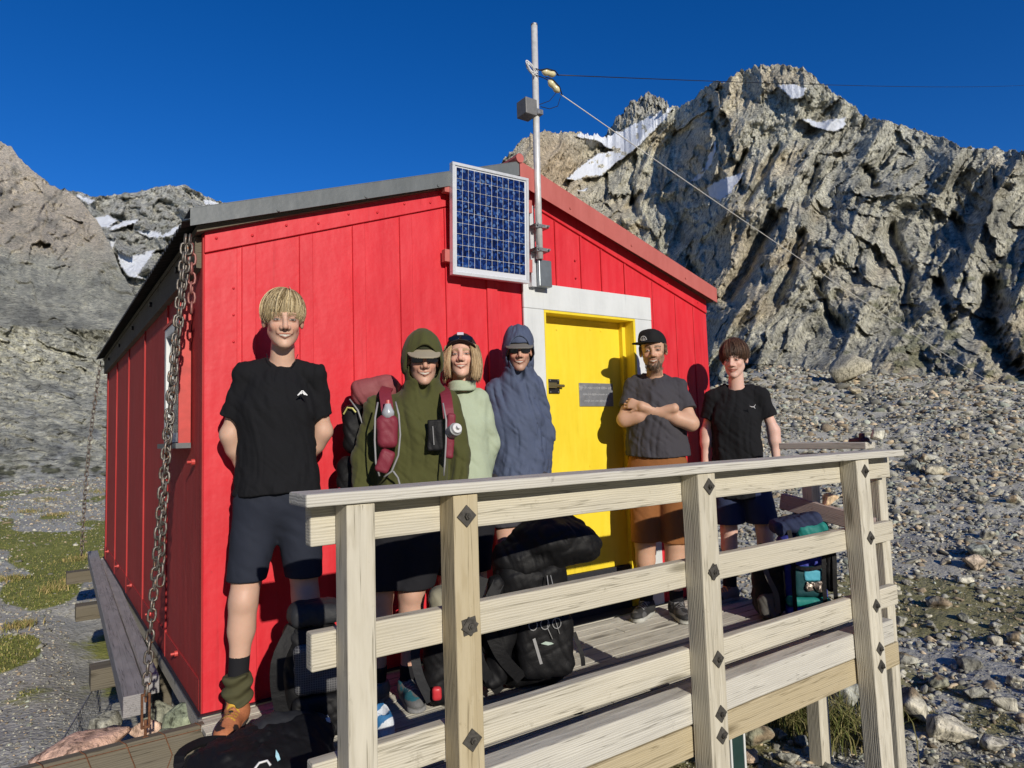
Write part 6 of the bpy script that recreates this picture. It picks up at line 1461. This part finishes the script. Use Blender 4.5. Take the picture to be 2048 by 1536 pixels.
# (a) the big black rucksack in the middle of the deck
b1 = tag(empty('backpack', (1.34,-.69,0), rad(-25)), 'largest black backpack, standing upright on the deck in front of the hooded person', 'backpack')
bag(b1, 'main_bag', (.0,.02,.30), (.165,.125,.30), .10, NY_BLACK, amp=.014, seed=3, rot=(4, 0, 0))
pack_part(b1, 'lid', lambda P: smin(ell(P, (.125,-.02,.645), (.20,.15,.12), rotm(0, 12, 0)), ell(P, (-.03,.0,.57), (.15,.13,.10)), .05), (-.25,-.25,.44), (.36,.2,.9), NY_BLACK, .018, 8, (11, 11, 8))
bag(b1, 'front_pocket', (.03,-.13,.22), (.125,.055,.14), .05, NY_BLACK, amp=.010, seed=5)
bag(b1, 'hip_belt', (-.16,-.09,.20), (.055,.09,.16), .05, NY_BLACK, amp=.016, seed=6, rot=(0, 18, 0)); bag(b1, 'hip_belt', (-.19,-.10,.36), (.035,.05,.17), .034, NY_BLACK, amp=.010, seed=9, rot=(0, 10, 0))
strap(b1, 'shoulder_strap', [(-.16,-.13,.50), (-.22,-.18,.38), (-.17,-.19,.22), (-.08,-.16,.10)], .05, NY_BLACK, .012); strap(b1, 'shoulder_strap', [(-.22,-.1,.52), (-.27,-.14,.36), (-.25,-.16,.18), (-.17,-.15,.05)], .045, NY_BLACK, .012)
for pts in ([(.06,-.15,.52), (.075,-.175,.42), (.065,-.185,.34), (.08,-.19,.28)], [(.045,-.15,.52), (.05,-.175,.40), (.03,-.185,.31), (.05,-.19,.26)]):
    m = MB(); m.tube(pts, .0022, 6); m.build('bungee_cord', GRAYP, b1, True)
m = MB()
for cx in (-.03, .02, .07): m.tube([(cx+.018*math.cos(a), -.19, .325+.022*math.sin(a)) for a in np.linspace(0, 6.283, 13)[:-1]], .0022, 5, closed=True)
m.build('elastic_loops', GRAYP, b1); m = MB(); m.prism([(.0,-.188,.245), (.02,-.189,.253), (.045,-.188,.247), (.055,-.187,.240), (.03,-.189,.236)], (0,-.002,0)); m.build('leaf_logo', simple('pale_green_print', (.42,.52,.45), .5, bump=0), b1)
strap(b1, 'webbing', [(-.06,-.155,.40), (-.03,-.18,.28), (.0,-.186,.16)], .012, GRAYP, .002); strap(b1, 'webbing', [(.16,-.12,.26), (.185,-.14,.17), (.19,-.14,.12)], .018, NY_BLACK, .003)
bag(b1, 'strap_end', (.03,-.32,.018), (.10,.03,.016), .014, NY_BLACK, amp=.004, seed=4)
b1.scale = (1.1, 1.1, 1.06)
# (b) dark ripstop pack behind the first post
b2 = tag(empty('backpack', (.33,-.56,0), rad(-16)), 'dark grey checked backpack standing upright behind the leftmost railing post', 'backpack')
bag(b2, 'main_bag', (-.02,.0,.24), (.115,.10,.235), .075, NY_BLACK, amp=.012, seed=13)
t = NT('checked_ripstop'); v = t.coord((1, 1, 1)); bk = t.n('TexBrick'); bk.offset = 0; bk.inputs['Scale'].default_value = 1; bk.inputs['Brick Width'].default_value = .009; bk.inputs['Row Height'].default_value = .009; bk.inputs['Mortar Size'].default_value = .0013
sx = t.n('SeparateXYZ'); cb = t.n('CombineXYZ'); t.l(v, sx.inputs[0]); t.l(sx.outputs['X'], cb.inputs[0]); t.l(sx.outputs['Z'], cb.inputs[1]); t.l(cb.outputs[0], bk.inputs['Vector'])
bk.inputs['Color1'].default_value = (.040,.040,.045,1); bk.inputs['Color2'].default_value = (.046,.046,.05,1); bk.inputs['Mortar'].default_value = (.13,.13,.135,1); t.fin(bk.outputs['Color'], .6)
bag(b2, 'front_pocket', (-.0,-.095,.30), (.09,.03,.10), .028, t.m, amp=.006, seed=15); bag(b2, 'lid', (-.0,-.01,.50), (.105,.085,.045), .04, NY_GREY, amp=.012, seed=16)
bag(b2, 'lower_pocket', (.0,-.10,.12), (.10,.035,.085), .03, NY_BLACK, amp=.009, seed=17)
m = MB(); m.prism([(-.03,-.142,.10), (-.012,-.142,.128), (.006,-.142,.14), (.022,-.142,.128), (.036,-.142,.132), (.05,-.142,.10), (.035,-.142,.118), (.02,-.142,.112), (.004,-.142,.128), (-.014,-.142,.108)], (0,-.002,0)); m.build('zigzag_logo', simple('grey_print', (.42,.42,.43), .5, bump=0), b2)
strap(b2, 'shoulder_strap', [(-.09,-.06,.46), (-.15,-.10,.34), (-.14,-.10,.18), (-.09,-.09,.05)], .05, NY_BLACK, .014)
# (c) black pack lying at the left end of the deck
b3 = tag(empty('backpack', (.05,-.80,0), rad(-12)), 'crumpled black backpack lying flat at the near left end of the deck', 'backpack')
pack_part(b3, 'main_bag', lambda P: smin(ell(P, (.0,.0,.06), (.265,.20,.10), rotm(0, 6, 0)), ell(P, (.10,.08,.10), (.17,.13,.075)), .06), (-.36,-.3,-.06), (.36,.3,.25), NY_BLACK, .017, 23, (9, 12, 9), .0055)
pack_part(b3, 'grey_panel', lambda P: ell(P, (.10,.11,.125), (.16,.085,.058), rotm(0, 6, 8)), (-.12,-.02,.02), (.32,.24,.22), NY_GREY, .011, 25, (9, 12, 9), .0055)
strap(b3, 'hip_strap', [(-.25,.02,.03), (-.27,.10,.10), (-.20,.17,.11), (-.12,.17,.10)], .035, NY_BLACK, .010, (0, -.5, 1)); 
m = MB(); m.prism([(.04,-.125,.150), (.048,-.14,.140), (.052,-.155,.128), (.043,-.158,.125), (.037,-.145,.137)], (0,-.003,.003)); m.build('drop_logo', simple('pale_blue_print', (.45,.75,.85), .4, bump=0), b3)
m = MB(); m.tube([(-.03,-.165,.120), (-.015,-.155,.132), (.01,-.155,.134), (.02,-.168,.122)], .004, 6); m.build('white_cord', simple('white_cord', (.7,.7,.7), .5), b3)
m = MB(); m.box((.235,.07,.13), (.25,.10,.14)); m.build('reflective_tab', simple('reflective_tab', (.75,.75,.75), .4), b3)
# (d) violet and teal pack by the right end
b4 = tag(empty('backpack', (3.36,-.86,0), rad(-45)), 'violet and teal backpack beside the right-hand corner post', 'backpack')
bag(b4, 'main_bag', (0,.03,.29), (.16,.11,.28), .08, NY_PURPLE, amp=.012, seed=33); bag(b4, 'lid', (.06,.0,.60), (.115,.12,.055), .05, NY_TEAL, amp=.014, seed=34, rot=(0, -12, 0)); bag(b4, 'lid_top', (-.03,.02,.635), (.17,.13,.055), .04, C_DNAVY, amp=.012, seed=35, rot=(0, -14, 0))
bag(b4, 'front_pocket', (.01,-.10,.26), (.115,.045,.10), .04, cloth('dark_teal_mesh', (.012,.06,.07), .6), amp=.006, seed=36); bag(b4, 'lower_band', (.0,-.10,.13), (.15,.045,.035), .03, NY_TEAL, amp=.004, seed=37); bag(b4, 'lower_bag', (.0,-.085,.055), (.15,.06,.05), .04, NY_PURPLE, amp=.006, seed=38)
bag(b4, 'blue_patch', (.03,-.145,.31), (.06,.012,.035), .010, NY_LBLUE, amp=.006, seed=39)
bag(b4, 'foil_bundle', (.03,-.155,.24), (.055,.014,.04), .012, simple('crumpled_foil', (.5,.42,.36), .3, .6, scale=40, var=.5, bump=.9, bdist=.01), amp=.016, seed=40, step=.004, s=(30, 30, 30))
for x in (-.10, .10, .17): strap(b4, 'compression_strap', [(x,-.10,.60), (x+.005,-.155,.45), (x-.005,-.165,.25), (x,-.15,.05)], .028, NY_BLACK, .004)
strap(b4, 'compression_strap', [(-.16,-.08,.42), (-.05,-.165,.36), (.08,-.165,.37), (.16,-.10,.42)], .022, NY_BLACK, .004); bag(b4, 'shoulder_strap', (.15,-.12,.40), (.03,.03,.20), .028, NY_BLACK, amp=.008, seed=41)
b4.scale = (.88, .9, .93)
# (e) small grey and black pack
b5 = tag(empty('backpack', (3.17,-.74,0), rad(-45)), 'small black and grey-brown backpack leaning beside the violet and teal one', 'backpack')
bag(b5, 'main_bag', (0,.05,.20), (.10,.09,.19), .07, NY_BLACK, amp=.014, seed=43); bag(b5, 'side_pocket', (-.02,-.04,.09), (.065,.05,.08), .045, NY_GREYOL, amp=.014, seed=44); strap(b5, 'shoulder_strap', [(-.03,-.03,.36), (-.02,-.09,.28), (.02,-.10,.18), (.03,-.08,.06)], .03, NY_GREYOL, .006); bag(b5, 'lid', (.02,.02,.42), (.09,.08,.05), .045, NY_BLACK, amp=.012, seed=45)
# (f) black pack with a red part behind the second post
b6 = tag(empty('backpack', (.89,-.64,0), rad(-25)), 'black backpack with a bright red patch, half hidden behind the second railing post', 'backpack')
bag(b6, 'main_bag', (.02,.04,.20), (.12,.10,.19), .07, NY_BLACK, amp=.012, seed=53); bag(b6, 'red_patch', (-.045,-.10,.10), (.022,.018,.03), .014, REDC, amp=.003, seed=54); bag(b6, 'top_roll', (.02,.01,.46), (.085,.075,.075), .05, C_TAN, amp=.010, seed=55, rot=(0, -8, 0))
strap(b6, 'shoulder_strap', [(-.06,-.03,.40), (-.13,-.07,.30), (-.12,-.08,.18), (-.07,-.07,.06)], .04, NY_GREY, .010)
# (g) running shoe standing alone
sh = tag(empty('running_shoe', (.545,-.70,0), rad(20)), 'blue and white running shoe standing alone on the deck beside the leftmost post', 'shoe')
def shoe_fn(P): 
    d = smin(ell(P, (0,-.02,.045), (.036,.055,.045)), ell(P, (.0,.12,.035), (.042,.075,.034)), .05); d = smin(d, cone(P, (0,-.02,.05), (0,.0,.09), .034, .036), .03); d = smax(d, -ell(P, (0,-.01,.10), (.028,.042,.035)), .006)
    return smin(d, smax(cone(P, (.0,-.035,.018), (.0,.15,.016), .038, .044), np.abs(P[:, 2]-.015)-.015, .005), .004).astype(F32)
def shoe_c(V):
    c = np.tile(np.array((.70,.74,.78)), (len(V), 1)); n = np.sin(V[:, 1]*70+V[:, 2]*60); c[(n > .1) & (V[:, 2] > .03)] = (.03,.16,.36); c[V[:, 2] < .028] = (.75,.77,.78); return c
o = sdf_obj('upper', shoe_fn, (-.09,-.12,-.005), (.09,.23,.13), SHOEM, sh, .0045, None, shoe_c)
# (h) the red pack worn by the person in olive, and its harness
b7 = tag(empty('backpack', (.88,-.48,0), rad(-27.4)), 'maroon backpack worn by the person in the olive hooded top', 'backpack')
bag(b7, 'lid', (-.225,.15,1.445), (.125,.10,.075), .07, NY_MAR2, amp=.012, seed=63, rot=(0, -8, 0), s=(8, 10, 14)); bag(b7, 'main_bag', (-.15,.19,1.10), (.17,.10,.31), .08, NY_MAROON, amp=.012, seed=64)
bag(b7, 'side_pouch', (-.33,.10,1.26), (.05,.06,.12), .045, NY_BLACK, amp=.012, seed=65); bag(b7, 'side_pouch', (-.36,.12,1.02), (.06,.06,.11), .05, NY_BLACK, amp=.010, seed=66)
m = MB(); m.tube([(-.34,.04,1.40), (-.30,.02,1.345), (-.275,.0,1.27), (-.27,-.01,1.20)], .004, 6); m.build('piping', GRAYP, b7, True); m = MB(); m.tube([(-.37,.05,1.33), (-.35,.03,1.36), (-.325,.02,1.355), (-.31,.02,1.335)], .004, 6); m.build('yellow_cord', simple('yellow_cord', (.65,.62,.2), .6), b7)
m = MB(); m.tube([(-.395,.06,.98), (-.41,.06,.90), (-.39,.06,.86), (-.375,.06,.93)], .005, 6); m.build('strap_loop', NY_MAROON, b7)
def pod(name, c, h, r, mat, seed, rot=(0, 0, 0)): return bag(b7, name, c, h, r, mat, rot=rot, amp=.005, seed=seed, step=.0045)
pod('bottle_pocket', (-.150,-.190,1.235), (.048,.034,.075), .030, NY_MAROON, 71); pod('lower_pocket', (-.165,-.195,1.105), (.034,.022,.055), .018, NY_MAROON, 72, (0, 22, 0)); pod('strap_pad', (.128,-.175,1.21), (.022,.016,.105), .014, NY_MAROON, 73, (0, 5, 0))
m = MB(); m.tube([(-.148,-.192,1.30), (-.148,-.194,1.325), (-.148,-.195,1.345), (-.148,-.196,1.362)], [.028,.028,.018,.012], 16); o = m.build('bottle', simple('clear_bottle', (.40,.42,.45), .25), b7, True); m = MB(); m.tube([(-.148,-.196,1.352), (-.148,-.196,1.378)], [.013,.010], 12); m.build('bottle_nozzle', simple('red_nozzle', (.5,.08,.08), .4), o)
m = MB(); m.tube([(.135,-.185,1.225), (.152,-.225,1.238)], [.030,.030], 20); m.tube([(.152,-.225,1.238), (.156,-.233,1.241)], [.030,.012], 20); o = m.build('bottle', simple('grey_bottle', (.30,.31,.31), .35), b7); m = MB(); m.tube([(.155,-.232,1.2405), (.159,-.241,1.243)], [.024,.022], 20); m.tube([(.160,-.242,1.2435), (.166,-.258,1.250)], [.010,.010], 12); m.build('bottle_cap', simple('white_cap', (.75,.75,.75), .3), o)
for pts in ([(-.195,-.155,1.37), (-.205,-.20,1.30), (-.208,-.205,1.20), (-.205,-.20,1.10), (-.19,-.20,1.04)], [(-.115,-.165,1.37), (-.10,-.205,1.31), (-.095,-.215,1.22), (-.105,-.212,1.13), (-.135,-.205,1.06), (-.17,-.20,1.035)], [(.10,-.15,1.36), (.112,-.18,1.28), (.108,-.195,1.18), (.10,-.19,1.08), (.095,-.18,1.03)], [(-.13,-.20,1.06), (-.11,-.19,1.03), (-.095,-.18,.97), (-.09,-.17,.90)]):
    m = MB(); m.tube(pts, .0045, 6); m.build('piping', GRAYP, b7, True)
pod('chest_pocket', (.060,-.172,1.215), (.036,.010,.072), .009, NY_BLACK, 74); m = MB(); m.tube([(.050,-.188,1.255), (.054,-.188,1.17)], .0025, 6); m.build('zip', GRAYP, b7)
strap(b7, 'harness_strap', [(-.16,.04,1.45), (-.165,-.08,1.42), (-.155,-.15,1.36), (-.15,-.165,1.30)], .055, NY_MAROON, .010); strap(b7, 'harness_strap', [(.10,.05,1.44), (.115,-.08,1.41), (.12,-.15,1.35), (.125,-.165,1.29)], .050, NY_MAROON, .010)
